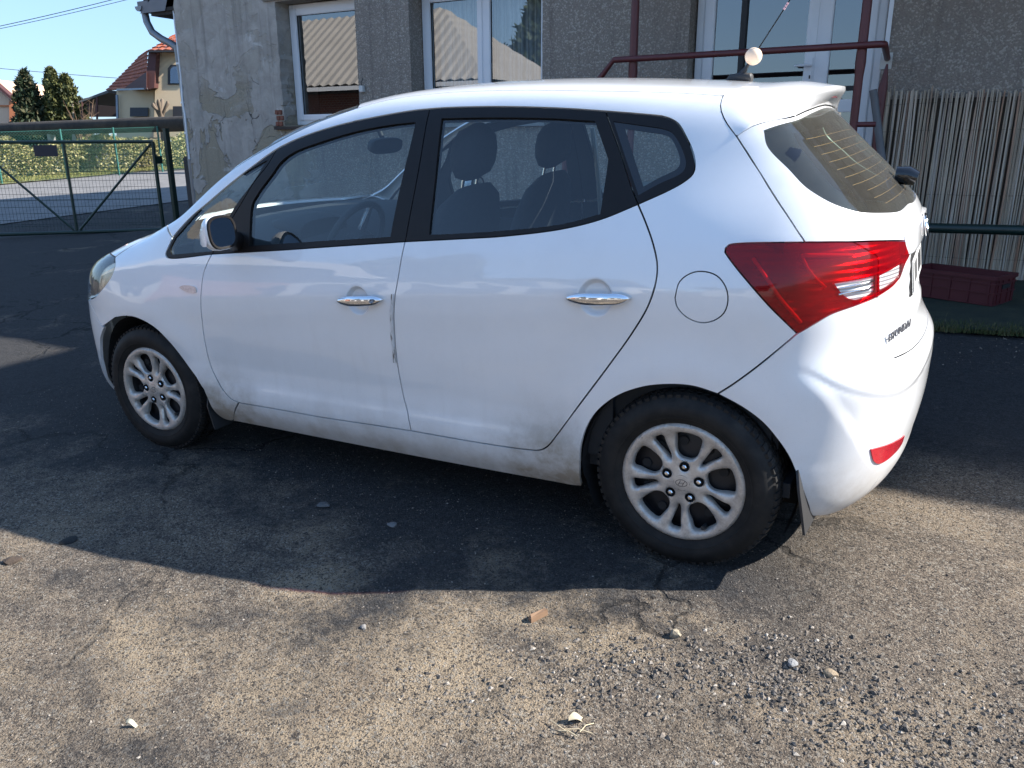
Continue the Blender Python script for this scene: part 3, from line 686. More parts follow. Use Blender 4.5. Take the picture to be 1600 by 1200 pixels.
for zz in np.linspace(1.19, 1.40, 10):
    w_ = .44 if zz < 1.25 else .50
    pts = rear(*[(y, zz-.012*(y/.5)**2) for y in np.linspace(-w_, w_, 17)]); pts = pts-g_(pts)*.012
    m.tube([tuple(q) for q in pts], .0012, 4, False)
hw = m.build('heater_wire', simple('heater_wire', (.75, .33, .13), .4, var=.1), tg); tag(hw, kind='stuff')
# spoiler
ts = np.linspace(0, 1, 15)
S0 = crv(np.vstack([mir(F_['hatch'])[-1:]*np.array([1, 0, 1])+np.array([.002, 0, .004]), rv(F_['hatch'])]), .02)
S1 = crv(F_['gateseam'], .01); SS = np.vstack([S0, S1[1:]])
EB = np.array([(2.901, 0, 1.522), (2.896, -.14, 1.521), (2.874, -.28, 1.514), (2.847, -.39, 1.497), (2.810, -.48, 1.474), (2.760, -.545, 1.446), (2.724, -.602, 1.423), (2.690, -.6228, 1.401)])
ET = EB+np.array([(.004, 0, h) for h in (.020, .020, .019, .018, .016, .012, .006, .001)])
E0 = crv(ET, .02); E1 = crv(EB, .02)
GT0 = np.vstack([gt_top[4::-1], F_['gateseam2'][:1]]); GT0 = crv(GT0, .02)
def samp(L, n):
    s_ = np.concatenate([[0], np.cumsum(np.linalg.norm(np.diff(L, axis=0), axis=1))]); t = np.linspace(0, s_[-1], n)
    return np.stack([np.interp(t, s_, L[:, i]) for i in range(3)], 1)
nU = 30; SS, E0, E1, GT0 = samp(SS, nU), samp(E0, nU), samp(E1, nU), samp(GT0, nU)
rows = []
for i in range(nU):
    s_, e_, b_, g2 = SS[i], E0[i], E1[i], GT0[i]; q = i/(nU-1)
    T_ = np.linspace(0, 1, 13)[:, None]; G_ = on(s_*(1-T_)+e_*T_, (.12*q, -.85*q, 1-.35*q))
    P_0 = G_+(e_-G_[-1])*(T_**1.7)+np.array([0, 0, .0012])
    sec = list(P_0)+[e_*.5+b_*.5+np.array([.003, 0, 0]), b_]
    w_ = g2+np.array([.003, 0, .003]); k_ = b_*.5+w_*.5+np.array([.001, 0, -.002])
    sec += [b_*.5+k_*.5, k_, w_]
    rows.append(sec)
m = MB(); nV = len(rows[0]); full = rows[::-1]+[[p*np.array([1, -1, 1]) for p in r] for r in rows[1:]]
m.add([tuple(p) for r in full for p in r], [(i*nV+k, i*nV+k+1, (i+1)*nV+k+1, (i+1)*nV+k) for i in range(len(full)-1) for k in range(nV-1)])
spo = m.build('roof_spoiler', PAINT, car, auto=42)
bm_ = [(2.884-.42*y*y, y, 1.5155-.09*y*y) for y in np.linspace(-.17, .17, 9)]
m = MB(); v = []
for (x, y, z) in bm_:
    v += [(x+.006, y, z+.004), (x+.002, y, z-.010), (x-.05, y, z-.016), (x-.05, y, z+.0)]
m.add(v, [(i*4+k, i*4+(k+1) % 4, i*4+4+(k+1) % 4, i*4+4+k) for i in range(8) for k in range(4)]+[(0, 3, 2, 1), (32, 33, 34, 35)])
m.build('brake_light', REDREFL, spo, auto=40)
# rear bumper
rb = []
bb = np.vstack([F_['rarch2'][-1:], side((2.995, .30), (3.01, .20))]); bb2 = np.vstack([bb[-1:], rear((-.66, .185), (-.523, .178))])
kz = rear((-.523, .178), (-.523, .3), (-.523, .42), (-.523, .54), (-.523, .64), ); kz = np.vstack([kz, F_['gatelow'][-1:]])
panel('x', [F_['bumpseam'], F_['rarch2'], bb, bb2, (kz, 0), rv(F_['gatelow']), F_['lamp_bot']], (.62, -.76, -.12), PAINT, car, merge=rb, sp=.012)
panel('x', [(rv(kz), 0), rear((-.523, .178), (0, .17), (.523, .178)), (mir(kz), 0), rv(low)], (1, 0, 0), PAINT, car, merge=rb, mirror=False, sp=.015)
r1 = merged('rear_bumper', rb[:1], PAINT, car)
r2 = merged('rear_bumper', rb[1:], PAINT, r1[0], mirror=False)
r2[0].name = 'bumper_centre'
r1[1].parent = r1[0]; r1[1].name = 'bumper_corner'
panel('reflector', [F_['refl'], F_['refl2']], (.8, -.6, 0), REDREFL, (r1[0], r1[1]), mirror=False, off=.004, gap=0, depth=.01, sp=.012)
# tail lamps
l1 = panel('tail_lamp', [F_['lamp_top'], F_['lamp_top2'], F_['lamp_split'], F_['lamp_bot'], F_['lamp_left']], (.5, -.84, .1), RED, car, holes=[[F_['rev1'], F_['rev1b'], F_['rev1c']]], hgap=0, off=.002, gap=.002, sp=.02, dome=(.004, .04), depth=.02)
panel('lamp_backing', [F_['lamp_top'], F_['lamp_top2'], F_['lamp_split'], F_['lamp_bot'], F_['lamp_left']], (.5, -.84, .1), LBACK, (l1[0], l1[1]), off=-.014, gap=.001, flange=False, sp=.02)
panel('reverse_reflector', [F_['rev1'], F_['rev1b'], F_['rev1c']], (.5, -.84, .1), RIBW, (l1[0], l1[1]), off=-.004, gap=-.002, flange=False, sp=.012)
panel('reverse_lens', [F_['rev1'], F_['rev1b'], F_['rev1c']], (.5, -.84, .1), GL_LAMP, (l1[0], l1[1]), off=.008, gap=-.001, sp=.015, flange=False)
l2 = panel('tail_lamp', [F_['lamp_top3'], F_['lamp_right'], F_['lamp_bot3'], rv(F_['lamp_split'])], (.85, -.5, .1), RED, (tg, tg), holes=[[F_['rev2'], F_['rev2b'], F_['rev2c']]], hgap=0, off=.002, gap=.002, sp=.02, dome=(.004, .04), depth=.02)
panel('lamp_backing', [F_['lamp_top3'], F_['lamp_right'], F_['lamp_bot3'], rv(F_['lamp_split'])], (.85, -.5, .1), LBACK, (tg, tg), off=-.014, gap=.001, flange=False, sp=.02)
panel('reverse_reflector', [F_['rev2'], F_['rev2b'], F_['rev2c']], (.85, -.5, .1), RIBW, (tg, tg), off=-.004, gap=-.002, flange=False, sp=.012)
panel('reverse_lens', [F_['rev2'], F_['rev2b'], F_['rev2c']], (.85, -.5, .1), GL_LAMP, (tg, tg), off=.008, gap=-.001, sp=.015, flange=False)
def lay(pts, off, r, name, mat, par, d=(.5, -.84, .1), n=6):
    P = on(pts, d); P = P+g_(P)*off
    for sg, pr in ((1, par[0]), (-1, par[1])):
        MB().tube([(p[0], p[1]*sg, p[2]) for p in P], r, n).build(name, mat, pr, smooth=True)
lay(crv(np.array([(2.80, -.81, 1.055), (2.83, -.80, 1.0), (2.88, -.80, .935), (2.945, -.785, .862)]), .02), -.006, .006, 'light_guide', ORANGE, l1)
lay(crv(np.array([(2.925, -.76, 1.065), (2.94, -.76, 1.03), (2.97, -.75, .99), (3.0, -.74, .965)]), .02), -.005, .005, 'light_guide', ORANGE, l1)
lay(crv(np.array([(2.93, -.76, 1.062), (3.0, -.72, 1.058), (3.06, -.67, 1.052)]), .02), -.006, .007, 'light_guide', ORANGE, l1)
for zz in (.963, .945):
    lay(crv(np.array([(3.035, -.72, zz-.004), (3.07, -.685, zz), (3.118, -.61, zz+.003)]), .02), .001, .0035, 'lens_rib', CHROME, l1)
# plate, holder, handle strip, badge, lettering
ptilt = Matrix.Translation((3.219, 0, .862)) @ Matrix.Rotation(math.radians(-7), 4, 'Y')
ph = MB().b2((-.022, -.262, -.010), (-.002, .262, .118)).build('plate_holder', PLAST, tg, bevel=.004); ph.matrix_local = ptilt
pl = MB().b2((-.0015, -.258, .0), (.0008, .258, .108)).build('number_plate', PLATE, tg, bevel=.0006); pl.matrix_local = ptilt
pm = MB()
for yy in (-.17, -.115, -.06, .035, .085, .135, .185):
    pm.b2((.0009, yy, .018), (.0016, yy+.009, .090)); pm.b2((.0009, yy+.009, .078), (.0016, yy+.032, .090)); pm.b2((.0009, yy+.023, .020), (.0016, yy+.032, .078))
pm.b2((.0009, -.256, .002), (.0014, -.222, .106)); o = pm.build('plate_marking', INK, tg); o.matrix_local = ptilt; tag(o, kind='stuff')
hs = []
for t in np.linspace(-1, 1, 21):
    y = t*.41; q = 1-abs(t)**4; xx = 3.186+.034*q**.5
    hs.append([(3.13, y, 1.022), (xx, y, 1.016), (xx+.005, y, 1.034), (xx-.004, y, 1.075+.02*q), (3.13, y, 1.09+.02*q)])
blob('tailgate_handle_strip', hs, PAINT, tg, auto=50)
def text(name, body, size, mat, parent, mtx, ext=.001):
    cu = bpy.data.curves.new(name, 'FONT'); cu.body = body; cu.size = size; cu.extrude = ext; cu.align_x = 'CENTER'; cu.align_y = 'CENTER'; cu.resolution_u = 3
    tmp = bpy.data.objects.new(name, cu); C.objects.link(tmp); dg = bpy.context.evaluated_depsgraph_get(); dg.update()
    me = bpy.data.meshes.new_from_object(tmp.evaluated_get(dg)); bpy.data.objects.remove(tmp); bpy.data.curves.remove(cu)
    me.materials.clear(); me.materials.append(mat); o = link(name, me, parent); o.matrix_local = mtx; return o
def frame(o, ex, ey):
    ex = Vector(ex).normalized(); ey = Vector(ey); ey = (ey-ex*ey.dot(ex)).normalized(); ez = ex.cross(ey); m_ = rotmat([ex, ey, ez]); m_.translation = o; return m_
p0 = rear((-.435, .775))[0]; nn_ = g_(p0[None])[0]; pa, pb = rear((-.50, .772), (-.37, .778))
lm = frame(p0+nn_*.002, pb-pa, (0, 0, 1)); lm = lm @ Matrix.Diagonal((1.25, 1, 1, 1))
text('lettering', 'HYUNDAI', .038, simple('grey_lettering', (.10, .10, .11), .35), tg, lm, .0015)
def badge(name, r, mat, parent, mtx):
    m = MB(); n = 28
    ring = [(r*math.cos(2*math.pi*i/n), .62*r*math.sin(2*math.pi*i/n), 0) for i in range(n+1)]; m.tube(ring, r*.085, 6, False)
    sh = .30
    def q(x, y): return (r*(x+sh*y), r*.62*y, 0)
    m.tube([q(-.42, -.74), q(-.38, -.2), q(-.36, .72)], r*.09, 6); m.tube([q(.36, -.72), q(.38, .2), q(.42, .74)], r*.09, 6); m.tube([q(-.4, -.12), q(0, .02), q(.4, .12)], r*.085, 6)
    o = m.build(name, mat, parent, smooth=True); o.matrix_local = mtx; return o
badge('badge', .06, CHROME, tg, frame((3.226, 0, 1.062), (0, 1, 0), (-.2, 0, 1)))
# rear wiper
m = MB(); m.tube([(3.11, 0, 1.235), (3.15, 0, 1.232), (3.180, 0, 1.222)], [.030, .034, .026], 10)
wp = m.build('rear_wiper', GLOSSB, car, auto=40)
wa = rear((.02, 1.215), (.2, 1.20), (.38, 1.195)); wa = wa+g_(wa)*.022
MB().tube([tuple(q) for q in wa], [.012, .009, .006], 8).build('wiper_arm', GLOSSB, wp, auto=40)

# ---------------------------------------------------------------- wheels
def cover_mat():
    M = Mat('silver_wheel_cover'); co = M.coord(); n = M.noise(26, 6, .7); n2 = M.noise(150, 3, .6)
    r = M.n('VectorMath', {'operation': 'LENGTH'}, i0=co).outputs['Value']
    d = M.math('MULTIPLY', M.math('ADD', M.mrange(n, .3, .75, .05, .7), M.math('MULTIPLY', M.mrange(r, .12, .21), .25)), M.mrange(n2, .25, .7, .6, 1.1), clamp=True)
    sc = M.mrange(M.math('MULTIPLY', M.mrange(M.noise(60, 5, .75), .60, .66), M.mrange(r, .185, .205)), 0, 1)
    c = M.mix(d, (.64, .61, .57), (.34, .28, .22)); c = M.mix(sc, c, (.05, .045, .04))
    M.p(Base_Color=c, Metallic=M.math('MULTIPLY_ADD', d, -.35, .55), Roughness=M.math('MULTIPLY_ADD', d, .22, .30), Specular_IOR_Level=.5); return M.m
COVER = cover_mat()
def tyre_mat():
    M = Mat('tyre_rubber'); co = M.coord(); n = M.noise(12, 6, .65)
    y = M.sep(co)
    M.p(Base_Color=M.mix(M.mrange(n, .35, .75), (.007, .007, .0072), (.024, .0215, .019)), Roughness=.72, Specular_IOR_Level=.35); return M.m
TYRE = tyre_mat(); STEEL = simple('black_steel_wheel', (.014, .014, .017), .5, .2, var=.4, scale=20)
WR = .314
BADGED = simple('dull_badge', (.13, .12, .11), .4, .3)
def poly_ring(ps): return np.array(ps, float)
def smoothpoly(P, n=8):
    P = np.asarray(P); return crv(np.vstack([P, P[:1]]), .006)[:-1]
def wheel(x, sgn, phase, steer=0.):
    root = bpy.data.objects.new('wheel', None); C.objects.link(root); root.parent = car
    root.location = (x, -.856*sgn, .302); root.empty_display_size = .1
    root.rotation_euler = (0, 0, steer)
    s = -sgn                                   # outward is s * y
    # tyre: outward face at 0, width 0.2
    prof = [(.206, -.020), (.211, -.006), (.222, .001), (.245, .009), (.262, .010), (.276, .005), (.290, -.006), (.300, -.016), (.3065, -.026)]
    tread = []
    for k, (a, b) in enumerate(((-.028, -.058), (-.065, -.095), (-.101, -.131), (-.138, -.168))):
        tread += [(.306, a), (.3075+.002, a-.002), (.3075+.002, b+.002), (.303, b)]
    prof2 = prof+tread+[(.304, -.172), (.290, -.192), (.262, -.206), (.222, -.198), (.206, -.18)]
    m = MB(); m.lathe([(r, h*1.0*-1*-s if False else h*s) for r, h in prof2], 88)
    ty = m.build('tyre', TYRE, root, auto=35)
    # tread blocks, shoulders with cross grooves
    m = MB()
    for i in range(70):
        for (a, b, tw) in ((-.012, -.036, .35), (-.052, -.072, -.6), (-.085, -.110, .6), (-.125, -.145, -.6), (-.160, -.182, .35)):
            v = []
            for (h, q) in ((a, 0), (b, 1)):
                for t in (.0, .62):
                    th = 2*math.pi*(i+t+tw*q*.5)/70
                    rr = .3135 if abs((a+b)/2+.097) < .06 else (.3065 if (h > -.02 or h < -.175) else .3135)
                    v.append((rr*math.cos(th), h*s, rr*math.sin(th)))
            w = [(p[0]*.965, p[1], p[2]*.965) for p in v]
            m.add(v+w, [(0, 1, 3, 2), (0, 4, 5, 1), (1, 5, 7, 3), (3, 7, 6, 2), (2, 6, 4, 0)])
    t_ = m.build('tread_blocks', TYRE, root); tag(t_, kind='stuff')
    # raised sidewall ring and ribs
    m = MB(); m.lathe([(.232, .0055*s), (.234, .0078*s), (.237, .0082*s), (.239, .0085*s)], 80)
    m.build('sidewall_ring', TYRE, root, auto=40)
    # steel wheel behind
    m = MB(); m.lathe([(.001, -.045*s), (.06, -.045*s), (.085, -.05*s), (.13, -.045*s), (.16, -.055*s), (.185, -.06*s), (.195, -.03*s), (.205, -.012*s)], 48)
    st = m.build('steel_rim', STEEL, root, auto=40)
    m = MB()
    for i in range(10):
        a = 2*math.pi*(i+.25)/10+phase
        m.lathe([(.0001, -.040*s), (.016, -.040*s), (.018, -.048*s)], 14, 'y', (.138*math.cos(a), 0, .138*math.sin(a)))
    tag(m.build('rim_hole', UNDER, root), kind='stuff')
    # wheel cover: five pairs of spokes cut out of a dished disc
    R0_ = .2125; L = np.array([(R0_*math.cos(a), R0_*math.sin(a)) for a in np.linspace(0, 2*math.pi, 121)[:-1]])
    holes = []; nuts = []
    def pol(r, a): return (r*math.cos(a), r*math.sin(a))
    for i in range(5):
        pa = phase+i*2*math.pi/5; na = pa+math.pi/5; nuts.append(na)
        dg = math.radians
        hb_ = [(.085, 8), (.090, 13), (.098, 16.6), (.110, 18.4), (.125, 18.), (.141, 16.8), (.157, 15.8), (.170, 14.8), (.176, 12.5), (.178, 6)]
        big = [pol(.084, na)]+[pol(r_, na+dg(a_)) for r_, a_ in hb_]+[pol(.1785, na)]+[pol(r_, na-dg(a_)) for r_, a_ in hb_[::-1]]
        sl_ = [(.092, 2.5), (.116, 4.4), (.135, 5.5), (.154, 6.3), (.168, 6.4), (.175, 4.5)]
        slit = [pol(.086, pa)]+[pol(r_, pa+dg(a_)) for r_, a_ in sl_]+[pol(.1765, pa)]+[pol(r_, pa-dg(a_)) for r_, a_ in sl_[::-1]]
        holes += [smoothpoly(big), smoothpoly(slit)]
        holes.append(np.array([(.0575*math.cos(na)+.0165*math.cos(b), .0575*math.sin(na)+.0165*math.sin(b)) for b in np.linspace(0, 2*math.pi, 17)[:-1]]))
    sm = np.vstack([q+(q-q.mean(0))/np.linalg.norm(q-q.mean(0), axis=1)[:, None]*.003 for q in holes])
    sm2 = np.vstack([q+(q-q.mean(0))/np.linalg.norm(q-q.mean(0), axis=1)[:, None]*.0058 for q in holes[::3]+holes[1::3]])
    v2, fc = fill2(L, holes, .0085, np.vstack([sm, sm2]), inset=.30)
    r = np.hypot(v2[:, 0], v2[:, 1]); dh = np.min([dist_to(v2, q) for q in holes], 0); ang = np.arctan2(v2[:, 1], v2[:, 0])
    pk = (ang-phase+math.pi/5) % (2*math.pi/5)-math.pi/5        # angle from the nearest pair's axis
    y = np.interp(r, [0, .027, .030, .05, .075, .11, .15, .178, .187, .198, .206, .213], [-.003, -.003, -.0055, -.008, -.010, -.010, -.006, -.002, .0, .002, -.001, -.012])
    bev = np.clip(1-dh/.0045, 0, 1)
    y = y-bev*np.where((r > .07) & (r < .19), .0055, .003)
    y = y-.0055*(1-np.clip(dh/.017, 0, 1))**2*np.where((r > .075) & (r < .185), 1, 0)
    # each arm twists: the edge next to the wide opening sits higher near the hub, lower near the rim
    tw = np.clip((np.abs(pk)-math.radians(12.5))/math.radians(7), -1, 1)*np.where((r > .075) & (r < .18), 1, 0)
    y = y+tw*.0055*np.interp(r, [.075, .105, .15, .18], [0, 1, -.8, 0])
    P = np.stack([v2[:, 0], y*s, v2[:, 1]], 1)
    F2 = [list(t) for t in fc]; cnt = set()
    for t in F2:
        for k in range(3): cnt.add((t[k], t[(k+1) % 3]))
    be = [e for e in cnt if (e[1], e[0]) not in cnt]; idx = sorted({q for e in be for q in e}); mp = {q: len(P)+i for i, q in enumerate(idx)}
    V = np.vstack([P, P[idx]-np.array([0, .016*s, 0])])
    F2 += [[j_, i_, mp[i_], mp[j_]] for i_, j_ in be]
    m = MB(); m.add(V, F2); cv = m.build('wheel_cover', COVER, root, auto=30)
    m2 = MB()
    m2.lathe([(.0265, -.0055*s), (.0275, -.0035*s), (.0285, -.0055*s)], 32)
    m2.build('centre_cap_ring', STEEL, cv, auto=40)
    bd = badge('badge', .0195, BADGED, cv, frame((0, -.0038*s, 0), (sgn, 0, 0), (0, 0, 1)) @ Matrix.Rotation(phase-.8, 4, 'Z'))
    for na in nuts:
        c = (.0575*math.cos(na), 0, .0575*math.sin(na))
        mm = MB(); mm.lathe([(.0165, -.008*s), (.016, -.020*s), (.009, -.021*s), (.0001, -.021*s)], 16, 'y', c); mm.build('nut_recess', UNDER, cv)
        mm = MB(); mm.lathe([(.0001, -.004*s), (.0055, -.0045*s), (.0085, -.007*s), (.0092, -.018*s)], 6, 'y', c); mm.build('wheel_nut', CHROME, cv)
    a = phase-math.pi/5*3.05
    MB().tube([(.172*math.cos(a), -.03*s, .172*math.sin(a)), (.168*math.cos(a), .002*s, .168*math.sin(a))], .0075, 10).build('valve_cap', PLAST, root, auto=40)
    return root
wheel(2.615, 1, math.radians(47.5)); wheel(0, 1, math.radians(70), math.radians(1.5)); wheel(2.615, -1, .3); wheel(0, -1, .9)
# wheel housings
for xw in (0, 2.615):
    for sg in (1, -1):
        m = MB(); n = 30; v = []
        an = [math.pi*(-.16+1.32*i/n) for i in range(n+1)]; cx = xw-.015*(xw == 0)
        ys_ = [p[1] for p in side(*[(cx+.362*math.cos(a), max(.302+.362*math.sin(a), .24)) for a in an])]
        for a, yo in zip(an, ys_):
            for yy in (max(yo+.018, -.852), -.50): v.append((cx+.362*math.cos(a), yy*sg, .302+.362*math.sin(a)))
        m.add(v, [(2*i, 2*i+1, 2*i+3, 2*i+2) for i in range(n)])
        b = len(m.v); m.add([v[2*i+1] for i in range(n+1)], [tuple(range(n+1))]); m.build('wheel_housing', UNDER, car)
# mud flaps
def flap(x, z1, x2, z0, sg, y=-.80):
    m = MB(); v = []
    for t in np.linspace(0, 1, 6):
        xx = x+(x2-x)*t**.8; zz = z1+(z0-z1)*t
        for yy, dx in ((y-.055*math.sin(min(t*2.2, 1)*1.57), .0), (y+.15, .012)):
            v += [(xx+dx, yy*sg, zz), (xx+dx+.008, yy*sg, zz)]
    m.add(v, [(i*4+a, i*4+b, i*4+4+b, i*4+4+a) for i in range(5) for a, b in ((0, 2), (2, 3), (3, 1), (1, 0))]+[(0, 1, 3, 2), (20, 22, 23, 21)])
    m.build('mud_flap', PLAST, car, auto=30)
for sg in (1, -1):
    flap(2.955, .43, 3.005, .185, sg, -.775); flap(.335, .34, .385, .155, sg, -.80)
# underside, sills' inside
m = MB(); m.b2((-.6, -.60, .19), (2.95, .60, .26)); m.b2((.45, -.78, .22), (2.2, .78, .30)); m.b2((-.62, -.45, .261), (.15, .45, .85)); m.b2((2.951, -.45, .30), (3.12, .45, .66))
m.build('underbody', UNDER, car)
# mirrors
for sg in (1, -1):
    def Y(y): return y*sg
    fn = Vector((.985, .02*sg, .09)).normalized(); fx = Vector((0, 0, 1)).cross(fn).normalized(); fz = fn.cross(fx)
    mc = Vector((.785, Y(-.988), 1.098))
    def mring(back, w_, h_, n=22, p=2.9, dy=0.): c_ = mc-fn*back+Vector((0, Y(dy), -dy*.4)); return ell(c_, fx*w_, fz*h_, n, p)
    mh = blob('side_mirror', [mring(.004, .0715, .0655), mring(.012, .0755, .0695), mring(.035, .074, .068, dy=.004), mring(.062, .063, .058, dy=.010), mring(.082, .042, .038, dy=.016), mring(.090, .014, .014, dy=.02)], PAINT, car, auto=60)
    m = MB(); o1, o2, i1 = mring(.004, .0725, .0665, 28), mring(-.004, .0705, .0645, 28), mring(-.003, .0625, .0565, 28); i2 = mring(.002, .061, .055, 28); k = 28
    m.add(o1+o2+i1+i2, [(a_*k+q, a_*k+(q+1) % k, (a_+1)*k+(q+1) % k, (a_+1)*k+q) for a_ in range(3) for q in range(k)]); m.build('mirror_rim', SATIN, mh, auto=40)
    m = MB(); m.add(mring(-.0005, .063, .057, 28), [tuple(range(28))]); m.build('mirror_glass', MIRR, mh)
    blob('mirror_repeater', [ell((.770, Y(-1.063), 1.085), (.006, 0, 0), (0, Y(.003), .034), 12), ell((.745, Y(-1.058), 1.085), (.006, 0, 0), (0, Y(.003), .036), 12), ell((.725, Y(-1.047), 1.083), (.006, 0, 0), (0, Y(.003), .030), 12)], simple('clear_repeater', (.75, .77, .8), .08, var=.3, scale=200, coat=1), mh, auto=40)
    m = MB(); m.tube([(.72, Y(-.93), 1.065), (.69, Y(-.87), 1.045), (.66, Y(-.81), 1.03)], [.032, .034, .045], 10); m.build('mirror_arm', SATIN, mh, auto=50)
# roof aerial with its ball
m = MB(); hh = lambda x: float(top((x, 0))[0][2])
z0 = hh(2.54)
ar = blob('aerial', [[(2.50+.0*k, y_, z_) for k, (y_, z_) in enumerate(r_)] for r_ in ()] or [ell((2.492, 0, z0+.004), (0, .006, 0), (0, 0, .006), 12), ell((2.508, 0, z0+.012), (0, .022, 0), (0, 0, .014), 12, 3), ell((2.545, 0, z0+.012), (0, .026, 0), (0, 0, .016), 12, 3), ell((2.583, 0, z0+.010), (0, .026, 0), (0, 0, .016), 12, 3), ell((2.588, 0, z0+.008), (0, .022, 0), (0, 0, .012), 12, 3)], PLAST, car, auto=50)
P0 = Vector((2.548, 0, z0+.02)); P1 = Vector((2.722, .0, z0+.285)); dv = (P1-P0)
MB().tube([P0, P0+dv*.10, P0+dv*.25], [.015, .007, .003], 8).build('aerial_foot', PLAST, ar, auto=50)
MB().tube([P0+dv*.2, P1, P0+dv*1.75], [.0024, .0022, .0018], 6).build('aerial_mast', SATIN, ar, auto=50)
m = MB()
for k, t in enumerate((.80, .83, .86, .93, .96)):
    m.tube([P0+dv*t, P0+dv*(t+.022)], .0042, 6)
m.build('aerial_bead', simple('pink_beads', (.75, .42, .45), .4, var=.4, scale=200), ar)
c = P0+dv*.235; m = MB(); m.lathe([(.031*math.sin(a), -.031*math.cos(a)) for a in np.linspace(.01, math.pi-.01, 15)], 22, 'z', c)
m.build('aerial_ball', simple('peach_ball', (.85, .62, .44), .6, var=.06), ar, smooth=True)
# ---------------------------------------------------------------- cabin
m = MB(); m.b2((.25, -.78, .28), (2.95, .78, .33)); m.b2((2.55, -.60, .33), (3.08, .60, .80)); m.build('cabin_floor', INT, car)
for sg in (1, -1):
    m = MB(); m.b2((.30, -.80*1, .33), (2.35, -.76, .95)) if sg == 1 else m.b2((.30, .76, .33), (2.35, .80, .95)); m.build('cabin_side_lining', INT, car)
    m = MB(); m.b2((2.30, -.775, .40), (2.9, -.70, 1.12)) if sg == 1 else m.b2((2.30, .70, .40), (2.9, .775, 1.12)); m.build('boot_side_lining', INT, car, bevel=.02)
dash = [ell((x, 0, z), (0, w, 0), (0, 0, h), 24, 3.5) for x, z, w, h in ((.16, .95, .62, .10), (.35, .93, .72, .16), (.55, .90, .74, .19), (.70, .87, .745, .19), (.80, .83, .73, .16), (.84, .80, .70, .12))]
blob('dashboard', dash, INT, car, auto=60)
m = MB(); m.b2((.15, -.7, .33), (.6, .7, .85)); m.b2((.6, -.12, .33), (1.2, .12, .70)); m.build('bulkhead', INT, car, bevel=.03)
hb = blob('instrument_hood', [ell((x, -.37, z), (0, w, 0), (0, 0, h), 16, 2.6) for x, z, w, h in ((.50, 1.04, .12, .03), (.62, 1.055, .17, .05), (.72, 1.04, .18, .06), (.76, 1.03, .16, .05))], INT, car, auto=60)
# steering wheel
sw = bpy.data.objects.new('steering_wheel', None); C.objects.link(sw); sw.parent = car; sw.location = (.93, -.37, .98); sw.rotation_euler = (0, math.radians(-63), 0); sw.empty_display_size = .1
m = MB(); m.tube([(.185*math.cos(a), .185*math.sin(a), 0) for a in np.linspace(0, 2*math.pi, 41)], .015, 8, False); m.build('rim', INT, sw, smooth=True)
blob('hub', [ell((0, 0, -.05), (.06, 0, 0), (0, .07, 0), 16, 3), ell((0, 0, 0), (.065, 0, 0), (0, .08, 0), 16, 3), ell((0, 0, .02), (.04, 0, 0), (0, .05, 0), 16, 3)], INT, sw, auto=50)
for a in (0.2, math.pi-.2, -math.pi/2):
    MB().tube([(.04*math.cos(a+1.57*0), .04*math.sin(a), -.01), (.18*math.cos(a), .18*math.sin(a), 0)], [.02, .013], 8).build('spoke', LBACK, sw, auto=50)
# mirror inside
blob('interior_mirror', [ell((.85, 0, 1.385), (0, .115, 0), (.008, 0, .033), 20, 3.2), ell((.875, 0, 1.38), (0, .125, 0), (.008, 0, .037), 20, 3.2), ell((.882, 0, 1.38), (0, .12, 0), (.008, 0, .034), 20, 3.2)], INT, car, auto=50)
MB().tube([(.86, 0, 1.40), (.83, 0, 1.47), (.83, 0, 1.52)], [.012, .012, .02], 8).build('mirror_stem', INT, car, auto=50)
def seat(x, y, nm='front_seat'):
    r = bpy.data.objects.new(nm, None); C.objects.link(r); r.parent = car; r.location = (x, y, 0); r.empty_display_size = .1
    blob('cushion', [ell((t, 0, .60-.02*t/.5), (0, w, 0), (0, 0, h), 20, 3) for t, w, h in ((-.50, .10, .04), (-.49, .21, .08), (-.3, .25, .10), (-.05, .25, .09), (.02, .22, .07))], SEAT, r, auto=70)
    blob('backrest', [ell((.02+.30*(z-.62), 0, z), (h, 0, .02), (0, w, 0), 22, 2.8) for z, w, h in ((.58, .20, .05), (.66, .245, .085), (.80, .26, .09), (.95, .26, .085), (1.08, .24, .075), (1.17, .20, .06), (1.215, .13, .035))], SEAT, r, auto=70)
    blob('headrest', [ell((.205+.12*(z-1.27), 0, z), (h, 0, .01), (0, w, 0), 22, 2.6) for z, w, h in ((1.255, .06, .02), (1.27, .105, .045), (1.31, .130, .060), (1.36, .134, .065), (1.41, .122, .060), (1.445, .09, .045), (1.46, .04, .02))], SEAT, r, auto=70)
    for s_ in (-.055, .055):
        MB().tube([(.175, s_, 1.18), (.20, s_, 1.29)], .007, 8).build('headrest_post', CHROME, r, auto=50)
    return r
s1 = seat(1.37, -.37); s2_ = dup_tree(s1, car); s2_.location = (1.37, .37, 0)
for ch in list(s2_.children):
    if ch.name.startswith('backrest') or ch.name.startswith('headrest'): pass
m = [ell((2.12+.35*(z-.5), 0, z), (h, 0, .02), (0, w, 0), 28, 4) for z, w, h in ((.45, .62, .06), (.60, .66, .09), (.85, .66, .085), (1.0, .64, .07), (1.06, .60, .03))]
rs = blob('rear_seat', m, SEAT, car, auto=70)
blob('rear_cushion', [ell((t, 0, .52), (0, w, 0), (0, 0, h), 24, 4) for t, w, h in ((1.62, .55, .05), (1.66, .64, .10), (1.9, .66, .11), (2.15, .64, .09))], SEAT, rs, auto=70)
for y_ in (-.36, .36):
    blob('headrest', [ell((2.34, y_, z), (h, 0, .01), (0, w, 0), 20, 2.6) for z, w, h in ((1.03, .09, .03), (1.06, .12, .05), (1.12, .12, .05), (1.16, .10, .04), (1.175, .05, .015))], SEAT, rs, auto=70)
